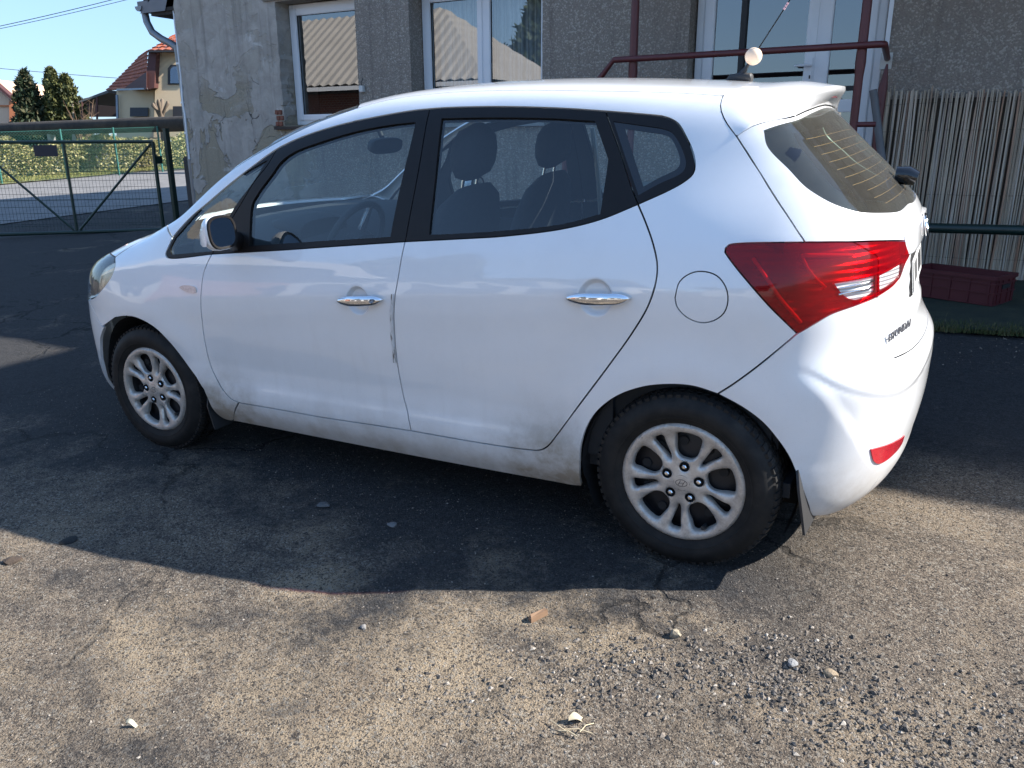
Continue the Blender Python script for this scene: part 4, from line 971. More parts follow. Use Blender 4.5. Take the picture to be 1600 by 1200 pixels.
MB().b2((2.45, -.6, 1.0), (3.02, .6, 1.02)).build('parcel_shelf', INT, car, bevel=.005)
# far-side belt
MB().tube([(1.64, .715, 1.42), (1.66, .74, 1.15), (1.67, .76, .9)], .012, 6).build('seat_belt', LINER, car)

# ================================================================ setting (world frame)
YW = 4.76
def ground_z(x, y):
    x = np.clip(x, -34, 10); y = np.clip(y, -10, 22)
    return .0191*x+.0377*y
# ---------------------------------------------------------------- ground
def vnoise(x, y, s, seed=0):
    r = np.random.default_rng(seed); T = r.random((64, 64)); u = x*s; v = y*s
    i = np.floor(u).astype(int); k = np.floor(v).astype(int); a = u-i; b = v-k; a = a*a*(3-2*a); b = b*b*(3-2*b)
    g = lambda p, q: T[p % 64, q % 64]
    return (g(i, k)*(1-a)+g(i+1, k)*a)*(1-b)+(g(i, k+1)*(1-a)+g(i+1, k+1)*a)*b-.5
def lumps(x, y):
    h = .010*vnoise(x, y, 1.1, 1)+.007*vnoise(x, y, 3.1, 2)+.006*vnoise(x, y, 8.3, 3)+.0045*vnoise(x, y, 21., 4)
    rough = np.clip(vnoise(x, y, .9, 5)*2+.35+.5*((x > 2.5) & (y < -1)), 0, 1)
    h = h+rough*(.010*vnoise(x, y, 14., 6)+.007*vnoise(x, y, 33., 8))
    # the tyres stand on flat spots
    for wx in (0, 2.615):
        for wy in (-.76, .76):
            d = np.hypot((x-wx), (y-wy)*1.0); h = h*np.clip((d-.12)/.25, .15, 1)
    return h
gxs = np.concatenate([-np.geomspace(900, 9, 26), np.linspace(-8.6, -3, 29), np.arange(-2.9, 0, .06), np.arange(0, 5.2, .028), np.linspace(5.3, 9, 14), np.geomspace(10, 900, 22)])
gys = np.concatenate([-np.geomspace(900, 4.6, 26), np.arange(-4.2, -3.1, .1), np.arange(-3.1, -.6, .022), np.arange(-.6, 2.2, .06), np.linspace(2.3, 9, 42), np.geomspace(9.4, 900, 30)])
GX, GY = np.meshgrid(gxs, gys)
GZ = ground_z(GX, GY)+lumps(GX, GY)*np.exp(-np.maximum(np.hypot(GX-2, GY)-12, 0)/10)
nx = len(gxs); ny = len(gys)
I = (np.arange(ny-1)[:, None]*nx+np.arange(nx-1)[None]).ravel()
def ground_mat():
    M = Mat('yard_ground'); co = M.coord(); s = M.sep(co); X, Y_ = s.outputs['X'], s.outputs['Y']
    big = M.noise(.55, 5, .6, co, .4); mid = M.noise(2.6, 6, .62, co, .3); fine = M.noise(28, 6, .72, co); gr = M.noise(330, 3, .7, co); gr2 = M.noise(120, 4, .75, co)
    v = M.n('TexVoronoi', Vector=co, Scale=270.); vc = M.sep(v.outputs['Color']).outputs[0]
    v2 = M.n('TexVoronoi', Vector=co, Scale=125.); vc2 = M.sep(v2.outputs['Color']).outputs[0]
    # worn dark tarmac under the shadows paints in extra shade; sandy grit where sunlit
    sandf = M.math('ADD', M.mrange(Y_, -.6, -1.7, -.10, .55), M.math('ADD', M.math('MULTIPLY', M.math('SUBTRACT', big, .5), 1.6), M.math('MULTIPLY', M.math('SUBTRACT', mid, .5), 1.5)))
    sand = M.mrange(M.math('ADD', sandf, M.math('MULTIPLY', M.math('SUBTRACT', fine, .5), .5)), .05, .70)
    sand = M.math('MAXIMUM', sand, M.math('MULTIPLY', M.mrange(X, 2.75, 3.3), M.mrange(M.math('ADD', Y_, M.math('MULTIPLY', M.math('SUBTRACT', mid, .5), 1.)), .75, .15)))  # more grit right of the car, stopping at the house's shadow edge
    spot = None
    for cx, cy_, rr in ((1.85, -1.62, .42), (2.43, -1.31, .36), (1.95, -1.95, .34), (2.25, -1.72, .34), (1.30, -1.95, .30)):
        dd = M.n('VectorMath', {'operation': 'DISTANCE'}, i0=M.n('Mapping', i0=co, i3=(.75, 1.25, 0)), i1=(cx*.75, cy_*1.25, 0)).outputs['Value']
        q = M.mrange(dd, rr*1.35, rr*.1); spot = q if spot is None else M.math('MAXIMUM', spot, q)
    spot = M.math('MULTIPLY', M.mrange(M.math('ADD', spot, M.math('ADD', M.math('MULTIPLY', M.math('SUBTRACT', mid, .5), 1.6), M.math('MULTIPLY', M.math('SUBTRACT', fine, .5), .9))), .15, 1.05), .85)
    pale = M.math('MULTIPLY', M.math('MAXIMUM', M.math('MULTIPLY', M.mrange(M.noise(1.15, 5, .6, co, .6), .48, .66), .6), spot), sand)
    shade_tar = M.mix(M.mrange(fine, .3, .7), (.036, .0358, .0365), (.068, .065, .0635))
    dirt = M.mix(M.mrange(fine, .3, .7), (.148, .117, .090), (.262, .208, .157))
    col = M.mix(sand, shade_tar, dirt); col = M.mix(M.math('MULTIPLY', pale, .8), col, (.56, .43, .28))
    reddish = M.mrange(M.noise(1.9, 4, .6, co), .58, .72); col = M.mix(M.math('MULTIPLY', reddish, M.math('MULTIPLY', sand, .35)), col, (.145, .10, .072))
    # single grains: a few pale, a few dark
    col = M.mix(M.math('MULTIPLY', M.mrange(vc, .80, .86), .75), col, M.mix(sand, (.085, .085, .09), (.42, .36, .28)))
    col = M.mix(M.math('MULTIPLY', M.mrange(vc, .22, .14), .8), col, (.035, .032, .031))
    col = M.mix(M.math('MULTIPLY', M.mrange(vc2, .90, .93), .7), col, M.mix(sand, (.085, .085, .085), (.40, .36, .30)))
    col = M.mix(M.math('MULTIPLY', M.mrange(vc2, .09, .05), .75), col, (.04, .037, .036))
    col = M.mix(M.mrange(gr, .60, .36, 0, .32), col, (.03, .027, .025))
    crk = M.n('TexVoronoi', {'feature': 'DISTANCE_TO_EDGE'}, Vector=M.n('VectorMath', {'operation': 'ADD'}, i0=co, i1=M.n('VectorMath', {'operation': 'SCALE'}, i0=M.n('TexNoise', Vector=co, Scale=2.2, Detail=5).outputs['Color'], Scale=.9)), Scale=.55).outputs['Distance']
    crm = M.math('MULTIPLY', M.mrange(crk, .011, .003), M.mrange(big, .40, .60)); crm = M.math('MULTIPLY', crm, M.math('SUBTRACT', 1, M.math('MULTIPLY', sand, .8)))
    col = M.mix(M.math('MULTIPLY', crm, .75), col, (.012, .012, .012))
    h = M.math('ADD', M.math('MULTIPLY', crm, -2.), M.math('MULTIPLY', gr, .8)); h = M.math('ADD', h, M.math('ADD', M.math('MULTIPLY', gr2, .9), M.math('ADD', M.math('MULTIPLY', fine, 1.4), M.math('MULTIPLY', M.mrange(v2.outputs['Distance'], .55, 0), .5))))
    M.p(Base_Color=col, Roughness=.93, Specular_IOR_Level=.25, Normal=M.bump(h, 1., .012)); return M.m
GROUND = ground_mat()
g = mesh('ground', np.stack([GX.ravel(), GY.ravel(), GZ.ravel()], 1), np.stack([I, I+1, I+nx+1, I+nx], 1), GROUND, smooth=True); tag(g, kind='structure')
def gz1(x, y): return float(ground_z(np.float64(x), np.float64(y))+lumps(np.array([x]), np.array([y]))[0])
def sheet(name, poly, mat, dz, nu=14, nv=10):
    """a laid sheet over the ground: poly = 4 corners"""
    P = [np.array(p, float) for p in poly]; v = []; f_ = []
    for a in np.linspace(0, 1, nu+1):
        for b in np.linspace(0, 1, nv+1):
            q = (P[0]*(1-a)+P[1]*a)*(1-b)+(P[3]*(1-a)+P[2]*a)*b; v.append((q[0], q[1], float(ground_z(q[0], q[1]))+dz+.006*math.sin(q[0]*1.3)*math.sin(q[1]*1.7)*(dz > .02)))
    for i in range(nu):
        for k in range(nv): f_.append((i*(nv+1)+k, (i+1)*(nv+1)+k, (i+1)*(nv+1)+k+1, i*(nv+1)+k+1))
    return mesh(name, v, f_, mat, smooth=True)
def road_mat():
    M = Mat('pale_road'); n = M.noise(3, 6, .6); n2 = M.noise(60, 4, .7)
    M.p(Base_Color=M.mix(M.mrange(n, .3, .7), (.13, .125, .12), (.19, .18, .172)), Roughness=.9, Normal=M.bump(n2, .4, .01)); return M.m
rd_ = sheet('road', [(-12.2, 2.0), (-24.5, 1.0), (-27.5, 19.5), (-13.2, 34)], road_mat(), .016, 20, 24); tag(rd_, kind='structure')
GRASSB = simple('verge_soil', (.16, .155, .05), .95, var=.35, scale=5, bump=.5, bscale=40)
ve = sheet('verge', [(-24.4, -2.0), (-30, -4), (-38, 24), (-27.3, 20.0)], GRASSB, .05, 10, 24); tag(ve, kind='structure')
# ---------------------------------------------------------------- the grey house
def plaster():
    M = Mat('old_plaster'); co = M.coord(); s = M.sep(co); X, Z = s.outputs['X'], s.outputs['Z']
    big = M.noise(1.1, 6, .62, co, .8); mid = M.noise(4.5, 6, .65, co, .6); fine = M.noise(60, 4, .7, co); peb = M.n('TexVoronoi', Vector=co, Scale=75.)
    # roughcast on the right, bare weathered plaster at the left corner
    edge = M.math('ADD', X, M.math('MULTIPLY', M.math('SUBTRACT', mid, .5), .7))
    left = M.mrange(edge, -3.75, -4.15)
    rc = M.mix(M.mrange(fine, .3, .7), (.25, .215, .18), (.35, .305, .26)); rc = M.mix(M.mrange(M.sep(peb.outputs['Color']).outputs[0], .75, .85), rc, (.47, .42, .36)); rc = M.mix(M.mrange(big, .35, .7, 0, .4), rc, (.24, .205, .18))
    pl = M.mix(M.mrange(mid, .3, .7), (.35, .315, .275), (.47, .425, .375))
    patch = M.mrange(M.noise(1.3, 6, .58, co, .7), .535, .547)              # where the top coat has come off
    lowz = M.mrange(M.math('ADD', Z, M.math('MULTIPLY', M.math('SUBTRACT', big, .5), 1.6)), 2.35, 1.9)
    bare = M.math('MULTIPLY', patch, M.math('MULTIPLY_ADD', lowz, .75, .25))
    pl = M.mix(bare, pl, M.mix(M.mrange(fine, .3, .7), (.28, .24, .175), (.37, .325, .25)))
    pl = M.mix(M.math('MULTIPLY', M.mrange(M.noise(3.2, 6, .7, co, 1.), .60, .68), .55), pl, (.66, .64, .61))
    pl = M.mix(M.math('MULTIPLY', M.mrange(M.noise(1.9, 4, .6, co), .56, .7), .35), pl, (.23, .245, .22))
    crk = M.n('TexVoronoi', {'feature': 'DISTANCE_TO_EDGE'}, Vector=M.n('VectorMath', {'operation': 'ADD'}, i0=co, i1=M.n('VectorMath', {'operation': 'SCALE'}, i0=M.n('TexNoise', Vector=co, Scale=3., Detail=4).outputs['Color'], Scale=.5)), Scale=1.25).outputs['Distance']
    cr = M.math('MULTIPLY', M.mrange(crk, .008, .002), M.mrange(big, .55, .66))
    pl = M.mix(M.math('MULTIPLY', cr, .8), pl, (.05, .045, .04))
    stk = M.n('TexNoise', Vector=M.n('Mapping', i0=co, i3=(9, 1, .55)), Scale=1, Detail=5, Roughness=.65).outputs['Fac']
    col = M.mix(left, rc, pl); col = M.mix(M.math('MULTIPLY', M.mrange(stk, .50, .72), .38), col, (.085, .075, .068)); col = M.mix(M.math('MULTIPLY', M.mrange(stk, .40, .28), .25), col, (.45, .42, .38))
    h1 = M.math('MULTIPLY', M.math('ADD', M.math('MULTIPLY', peb.outputs['Distance'], -1.), fine), .9)
    h2 = M.math('ADD', M.math('MULTIPLY', bare, -2.2), M.math('ADD', M.math('MULTIPLY', mid, 1.5), M.math('ADD', M.math('MULTIPLY', fine, .35), M.math('MULTIPLY', cr, -1.5))))
    hh_ = M.n('Mix', i0=left, i2=h1, i3=h2).outputs[0]
    M.p(Base_Color=col, Roughness=.95, Specular_IOR_Level=.15, Normal=M.bump(hh_, .8, .014)); return M.m
PLASTER = plaster()
house = thing('grey_house', 'grey roughcast house with peeling plaster at its left corner and white plastic windows', 'house', (0, YW, 0))
def hx(o):
    return o
HOLES = [(-4.36, -3.14, 1.62, 3.06), (-2.38, -.71, 1.62, 3.06), (.84, 2.56, 1.02, 3.28)]
def wall():
    X0, X1, Z0, Z1 = -6.14, 17.5, -.4, 6.05
    def jag(a, b, n, amp, ax):        # uneven plaster edge
        t = np.linspace(0, 1, n)[:, None]; q = np.array(a)*(1-t)+np.array(b)*t; q[1:-1, ax] += rng.normal(0, amp, n-2); return q
    L = np.vstack([jag((X0, Z0), (X0, Z1), 90, .010, 0)[:-1], [(X0, Z1), (X1, Z1), (X1, Z0)]])
    H = []
    for a, b, c, d in HOLES:
        H.append(np.vstack([jag((a, c), (a, d), 30, .006 if a < -4 else .002, 0)[:-1], jag((a, d), (b, d), 4, 0, 1)[:-1], jag((b, d), (b, c), 12, .002, 0)[:-1], jag((b, c), (a, c), 6, .001, 1)[:-1]]))
    v2, fc = fill2(L, H, .22)
    dz = .006*vnoise(v2[:, 0]+50, v2[:, 1]+50, 1.7, 11)*(v2[:, 0] < -3)
    P = np.stack([v2[:, 0], -dz, v2[:, 1]], 1); F2 = [list(t) for t in fc]
    a, b, c = P[F2[0][0]], P[F2[0][1]], P[F2[0][2]]
    if np.cross(b-a, c-a)[1] > 0: F2 = [t[::-1] for t in F2]
    cnt = set(); 
    for t in F2:
        for k in range(3): cnt.add((t[k], t[(k+1) % 3]))
    be = [e for e in cnt if (e[1], e[0]) not in cnt]; idx = sorted({q for e in be for q in e}); mp = {q: len(P)+i for i, q in enumerate(idx)}
    V = np.vstack([P, P[idx]+np.array([0, .40, 0])]); F2 += [[j_, i_, mp[i_], mp[j_]] for i_, j_ in be]
    return mesh('front_wall', V, F2, PLASTER, house)
wall()
DARKIN = simple('dark_room', (.02, .02, .022), .9)
m = MB(); m.b2((-6.14, .40, -.4), (-5.74, 18.3, 6.05)); m.b2((17.1, .40, -.4), (17.5, 18.3, 6.05)); m.b2((-5.74, 17.9, -.4), (17.1, 18.3, 6.05)); m.build('side_wall', PLASTER, house)
m = MB(); m.add([(-6.14, .0, 6.06), (-6.14, 18.3, 6.06), (-6.14, 8.6, 11.6), (-5.8, .0, 6.06), (-5.8, 18.3, 6.06), (-5.8, 8.6, 11.6)], [(0, 1, 2), (3, 5, 4), (0, 2, 5, 3), (1, 4, 5, 2), (0, 3, 4, 1)]); m.build('gable_wall', PLASTER, house)
m = MB(); m.b2((-5.7, 2.2, .0), (9.0, 2.3, 5.6)); m.b2((-5.7, .42, 3.4), (9., 2.2, 3.5)); m.b2((-5.7, .42, .9), (9., 2.2, 1.0)); m.build('room_backdrop', DARKIN, house)
TILE_G = simple('dark_roof_tiles', (.10, .045, .03), .8, var=.3, scale=4)
m = MB(); ex = [(-6.6, -.46), (4.6, -.46), (11, -.74), (17.9, -1.0)]; v = []
for x_, y_ in ex: v += [(x_, y_, 6.00), (x_, 8.6, 11.75), (x_, 18.7, 6.0), (x_, y_, 6.16), (x_, 8.6, 11.93), (x_, 18.7, 6.16)]
f_ = [(0, 3, 4, 1), (1, 4, 5, 2), (18, 19, 22, 21), (19, 20, 23, 22)]
for i in range(3):
    b = 6*i; f_ += [(b, b+1, b+7, b+6), (b+1, b+2, b+8, b+7), (b+3, b+9, b+10, b+4), (b+4, b+10, b+11, b+5), (b, b+6, b+9, b+3), (b+2, b+5, b+11, b+8)]
m.add(v, f_); m.build('roof', TILE_G, house)
m = MB(); m.b2((6.7, -.53, 6.17), (8.9, 1.6, 7.38)); m.build('roof_shadow_block', PLASTER, house)  # unseen block added on the roof to shade the ground by the bonnet
PVC = simple('white_plastic_frame', (.74, .75, .77), .3, var=.03, scale=3)
GASK = simple('window_gasket', (.02, .02, .022), .6)
GL_HOUSE = glass('house_window_glass', (.60, .66, .68), .19, .01)
CURT = Mat('lace_curtain'); _w = CURT.n('TexWave', {'bands_direction': 'X'}, Vector=CURT.coord(), Scale=6., Distortion=2.5, Detail=3).outputs['Fac']
CURT.p(Base_Color=CURT.mix(_w, (.40, .40, .40), (.75, .75, .74)), Roughness=.9); CURT = CURT.m
def part(name, parent, loc=(0, 0, 0)):
    o = bpy.data.objects.new(name, None); C.objects.link(o); o.parent = parent; o.location = loc; o.empty_display_size = .2; return o
def frame_bars(x0, x1, z0, z1, w, y0, y1):
    m = MB(); e = .0015
    m.b2((x0, y0, z0), (x0+w, y1, z1)); m.b2((x1-w, y0, z0), (x1, y1, z1)); m.b2((x0+w, y0+e, z1-w), (x1-w, y1-e, z1)); m.b2((x0+w, y0+e, z0), (x1-w, y1-e, z0+w)); return m
def window(x0, x1, z0, z1, leaves, y=.22, curtain=None):
    w = part('window', house)
    frame_bars(x0+.012, x1-.012, z0+.012, z1-.012, .062, y, y+.075).build('frame', PVC, w, bevel=.006)
    n = len(leaves); a0 = x0+.074
    for (a, b) in leaves:
        frame_bars(a, b, z0+.066, z1-.066, .072, y-.016, y+.055).build('sash', PVC, w, bevel=.008)
        frame_bars(a+.072, b-.072, z0+.138, z1-.138, .006, y+.004, y+.02).build('gasket', GASK, w)
        m = MB(); m.add([(a+.076, y+.012, z0+.142), (b-.076, y+.012, z0+.142), (b-.076, y+.012, z1-.142), (a+.076, y+.012, z1-.142)], [(0, 1, 2, 3)]); m.build('pane', GL_HOUSE, w)
        if curtain:
            v = []; k = 40
            for i in range(k+1):
                t = i/k; v += [(a+(b-a)*t, y+.20+.02*math.sin(t*50)+.01*math.sin(t*23), z0), (a+(b-a)*t, y+.20+.024*math.sin(t*50+.3), z1+.1)]
            mesh('curtain', v, [(2*i, 2*i+2, 2*i+3, 2*i+1) for i in range(k)], CURT, w, smooth=True)
    return w
w1 = window(-4.36, -3.14, 1.62, 3.06, [(-4.30, -3.20)])
w2 = window(-2.38, -.71, 1.62, 3.06, [(-2.32, -1.56), (-1.535, -.77)], .24, True)
MB().b2((-2.375+.80, .236, 1.70), (-1.545+.012, .25, 2.98)).build('mullion', PVC, w2, bevel=.004)
m = MB(); m.b2((-4.50, -.05, 1.575), (-3.10, .215, 1.612)); m.build('window_sill', simple('rusty_sill', (.05, .035, .028), .8, var=.5, scale=12), w1)
m = MB(); m.b2((-2.45, -.05, 1.575), (-.66, .23, 1.612)); m.build('window_sill', simple('grey_sill', (.25, .25, .25), .6), w2)
BRICKR = simple('old_brick', (.22, .085, .055), .9, var=.35, scale=14, bump=.5, bscale=60)
m = MB()
for i in range(3):
    for k in range(2): m.box((-4.47+.06*k+.02*(i % 2), -.004, 1.645+.07*i), (.055, .03, .055), Matrix.Rotation(.1*(i-1), 3, 'Y'))
m.build('exposed_brick', BRICKR, house, bevel=.006)
m = MB(); m.b2((-4.55, -.035, 3.075), (-3.0, .012, 3.30)); m.build('lintel', simple('concrete_lintel', (.28, .26, .22), .9, var=.2, bump=.4), house, bevel=.01)
# doorway
dw = part('glazed_door', house)
frame_bars(.86, 2.54, 1.03, 3.26, .07, .18, .26).build('frame', PVC, dw, bevel=.006)
for a, b in ((.935, 1.985), (2.0, 2.47)):
    frame_bars(a, b, 1.05, 3.19, .10, .165, .235).build('sash', PVC, dw, bevel=.008)
    MB().b2((a+.10, .168, 1.66), (b-.10, .232, 1.77)).build('rail', PVC, dw, bevel=.006)
    MB().b2((a+.10, .172, 1.845), (b-.10, .228, 1.885)).build('dark_bar', GASK, dw)
    m = MB(); m.add([(a+.1, .2, 1.15), (b-.1, .2, 1.15), (b-.1, .2, 3.09), (a+.1, .2, 3.09)], [(0, 1, 2, 3)]); m.build('pane', GL_HOUSE, dw)
MB().b2((1.985, .172, 1.06), (2.0, .24, 3.18)).build('cover_strip', PVC, dw)
MB().b2((1.28, .160, 1.16), (1.335, .195, 3.08)).build('glazing_bar', GASK, dw, bevel=.004)
m = MB(); m.b2((1.93, .150, 1.92), (1.965, .164, 2.14)); m.build('handle_plate', PVC, dw, bevel=.005)
m = MB(); m.tube([(1.948, .155, 2.07), (1.948, .115, 2.07), (1.925, .105, 2.07), (1.815, .105, 2.068)], .011, 8); m.build('door_handle', PVC, dw, auto=50)
m = MB(); m.b2((1.942, .146, 1.955), (1.954, .151, 1.985)); m.build('keyhole', GASK, dw)
m = MB(); m.b2((2.565, -.018, 2.16), (2.60, .0, 3.3)); m.build('cable_duct', PVC, house)
mp_ = MB(); mp_.b2((2.545, -.012, 2.0), (2.64, -.001, 2.13)); mp_.build('wall_plate', simple('pale_plate', (.55, .54, .5), .5), house)
bx = MB().b2((-3.105, -.05, 1.985), (-3.045, -.003, 2.055)).build('junction_box', simple('pale_box', (.6, .6, .58), .5), house, bevel=.006)
MB().tube([(-3.07, -.03, 2.055), (-3.075, -.035, 2.09), (-3.06, -.02, 2.125), (-3.068, -.01, 2.135)], .005, 6).build('wire', GASK, house)
# left eave, gutter and downpipe
ZINC = simple('zinc_pipe', (.22, .235, .25), .45, .6, var=.3, scale=6)
WOODD = simple('dark_soffit', (.03, .025, .022), .8, var=.3)
m = MB(); m.b2((-6.62, .02, 3.06), (-6.15, 8, 3.10)); m.b2((-6.70, .0, 3.10), (-6.15, 8.0, 3.145)); m.add([(-6.82, .0, 3.14), (-6.15, .0, 3.50), (-6.15, 8, 3.5), (-6.82, 8, 3.14), (-6.82, .0, 3.20), (-6.15, .0, 3.58), (-6.15, 8, 3.58), (-6.82, 8, 3.20)], [(0, 1, 5, 4), (1, 2, 6, 5), (2, 3, 7, 6), (3, 0, 4, 7), (4, 5, 6, 7), (0, 3, 2, 1)]); m.build('side_eave', WOODD, house)
m = MB(); m.b2((-6.83, -.012, 3.135), (-6.62, .0, 3.25)); m.add([(-6.80, -.014, 3.10), (-6.30, -.014, 3.10), (-6.14, -.014, 3.42), (-6.30, -.014, 3.42)], [(0, 1, 2, 3)]) ; m.build('verge_board', simple('grey_board', (.20, .20, .21), .7), house)
gut = MB(); v = []
for yy in (-.03, 8.):
    for a in np.linspace(math.pi, 2*math.pi, 9): v.append((-6.80+.065*math.cos(a), yy, 3.19+.065*math.sin(a)))
gut.add(v, [(i, i+1, i+10, i+9) for i in range(8)]+[tuple(range(9))]); gut.build('gutter', ZINC, house)
MB().tube([(-6.79, .06, 3.13), (-6.77, .06, 3.0), (-6.70, .07, 2.87), (-6.55, .08, 2.78), (-6.36, .09, 2.70), (-6.27, .10, 2.64)], .048, 12).build('swan_neck', ZINC, house, auto=50)
MB().tube([(-6.27, .10, 2.68), (-6.245, .10, 2.2), (-6.255, .10, 1.3), (-6.25, .10, .3)], .052, 12).build('downpipe', ZINC, house, auto=50)
MB().tube([(-6.185, .03, 3.1), (-6.175, .02, 2.3), (-6.19, .01, 1.95), (-6.165, .0, 1.8), (-6.175, .0, 1.2)], .014, 8).build('white_conduit', PVC, house, auto=50)
for zz in (2.45, 1.95, 1.55): 
    m = MB(); m.lathe([(.055, zz-.012), (.058, zz-.012), (.058, zz+.012), (.055, zz+.012)], 16, 'z', (-6.252, .10, 0), True); m.build('pipe_clip', PVC, house)
# porch
CONC = simple('porch_concrete', (.25, .24, .22), .9, var=.25, scale=5, bump=.3)
porch = thing('porch', 'raised concrete porch with steps under the glazed door', 'porch', (0, 0, 0))
m = MB(); m.b2((.40, 3.62, .0), (2.62, 4.745, 1.02)); m.build('slab', CONC, porch)
for i in range(5):
    MB().b2((.40-.28*(i+1), 3.66, 0), (.398-.28*i, 4.745, 1.02-.17*(i+1))).build('step', CONC, porch)
MB().b2((.35, 3.1, 3.58), (6.6, 4.745, 3.70)).build('wall_shade_canopy', simple('canopy_sheet', (.12, .10, .09), .7), porch)  # cover over the porch posts, stretched out of view to shade the wall
MAROON = simple('maroon_paint', (.105, .022, .022), .45, var=.2, scale=14)
rail = thing('porch_railing', 'maroon tubular railing in front of the glazed door', 'railing')
yr = 3.72
m = MB(); m.tube([(.04, yr, 1.0), (.05, yr, 1.55), (.08, yr, 1.63), (.36, yr, 1.93), (.50, yr, 2.09), (2.63, yr, 2.10), (2.655, yr+.03, 2.10), (2.60, 4.74, 2.085)], .026, 10); m.build('handrail', MAROON, rail, auto=50)
for x_ in (.665, 2.50):
    m = MB(); m.tube([(x_, yr+.04, 1.02), (x_, yr+.04, 1.88), (x_, yr+.04, 1.98), (x_, yr+.04, 2.10), (x_, yr+.04, 3.6)], [.030, .032, .040, .036, .031], 10); m.build('post', MAROON, rail, auto=50)
MB().tube([(2.50, yr+.04, 1.53), (2.66, yr+.04, 1.53)], .02, 8).build('lower_rail', MAROON, rail, auto=50)
MB().tube([(2.615, 4.62, 2.03), (2.605, 4.62, 1.85), (2.60, 4.62, 1.55), (2.62, 4.62, 1.02)], [.008, .036, .036, .03], 8).build('back_post', MAROON, rail, auto=50)
dp = MB(); dp.tube([(2.56, 4.3, 1.81), (2.575, 4.3, 1.75), (2.68, 4.3, 1.31), (2.74, 4.3, 1.05), (2.76, 4.3, .3)], .032, 10)
tag(dp.build('drain_pipe', simple('grey_plastic_pipe', (.13, .13, .135), .5, var=.25), None, auto=50), 'grey drain pipe standing beside the right end of the porch railing', 'pipe')
# reed screen
def reed_mat():
    M = Mat('dry_reed'); oi = M.n('ObjectInfo'); r = oi.outputs['Random']; co = M.coord(); n = M.n('TexNoise', Vector=M.n('Mapping', i0=co, i3=(40, 40, 3)), Scale=1, Detail=5, Roughness=.6).outputs['Fac']
    c = M.ramp(r, [(0, (.42, .33, .24)), (.35, (.56, .46, .34)), (.6, (.66, .55, .42)), (.82, (.50, .44, .37)), (.93, (.36, .18, .10)), (1, (.74, .63, .50))])
    ring = M.mrange(M.n('TexNoise', Vector=M.n('Mapping', i0=co, i3=(1, 1, 9)), Scale=1, Detail=1).outputs['Fac'], .68, .70)
    c = M.mix(M.mrange(n, .3, .75, 0, .4), c, (.16, .125, .10)); c = M.mix(M.math('MULTIPLY', ring, .5), c, (.09, .07, .05))
    M.p(Base_Color=c, Roughness=.75); return M.m
REED = reed_mat()
scr = thing('reed_screen', 'tall dry reed screen against the wall right of the railing', 'screen', (2.62, 4.70, .2))
base_reeds = []
for k in range(6):
    m = MB(); n = 5; L_ = 1.62+.012*k; b1, b2_ = rng.normal(0, .006, 2)
    m.tube([(b1*math.sin(math.pi*t)*1.5, b2_*math.sin(math.pi*t)*.6, L_*t) for t in np.linspace(0, 1, n)], [.0080, .0077, .0075, .0072, .0058], 6)
    base_reeds.append(m.build('reed_shape', REED, None, auto=60))
x_ = 0.; rid = 0
env = lambda x: .028*math.sin(x*6.1)+.02*math.sin(x*17+1)
while x_ < 3.3 and rid < 290:
    o = base_reeds[rid % 6].copy(); o.name = 'reed'; C.objects.link(o); o.parent = scr
    s_ = rng.uniform(.75, 1.25); dy = -.008*(rid % 2)+rng.normal(0, .003)
    o.location = (x_, dy, .0191*x_-.02+rng.uniform(-.02, .01)); o.rotation_euler = (rng.normal(0, .006), rng.normal(0, .007)+.006*math.sin(x_*4), rng.uniform(0, 6.28))
    top_ = env(x_)*.6+rng.normal(0, .009)+(rng.random() < .06)*rng.uniform(-.10, .06)
    o.scale = (s_, s_, (1.63+top_-.0191*x_)/(1.62+.012*(rid % 6)))
    x_ += .0116*s_+rng.uniform(-.001, .0010)+(rng.random() < .04)*.006; rid += 1
for b_ in base_reeds: bpy.data.objects.remove(b_)
m = MB()
for zz in (.22, .75, 1.28, 1.5): m.tube([(xx, -.014+.003*math.sin(xx*90), zz+.006*math.sin(xx*5)+.0191*xx) for xx in np.linspace(0, 3.3, 80)], .0012, 4, False)
m.build('tie_wire', simple('tie_wire', (.07, .06, .055), .6), scr)
m = MB(); m.b2((0, .03, -.2), (3.3, .05, 1.55)); m.build('backing', simple('dark_backing', (.075, .06, .045), .95), scr)
bar = thing('barrier_rail', 'dark green pipe rail running in front of the reed screen', 'rail')
GREEND = simple('dark_green_paint', (.010, .028, .024), .4, var=.3, scale=12)
MB().tube([(2.95, 4.25, .715), (6.0, 4.25, .765)], .040, 12).build('rail', GREEND, bar, auto=50)
for x_ in (2.95, 5.9): MB().tube([(x_, 4.25, .05), (x_, 4.25, .72)], .03, 10).build('post', GREEND, bar, auto=50)
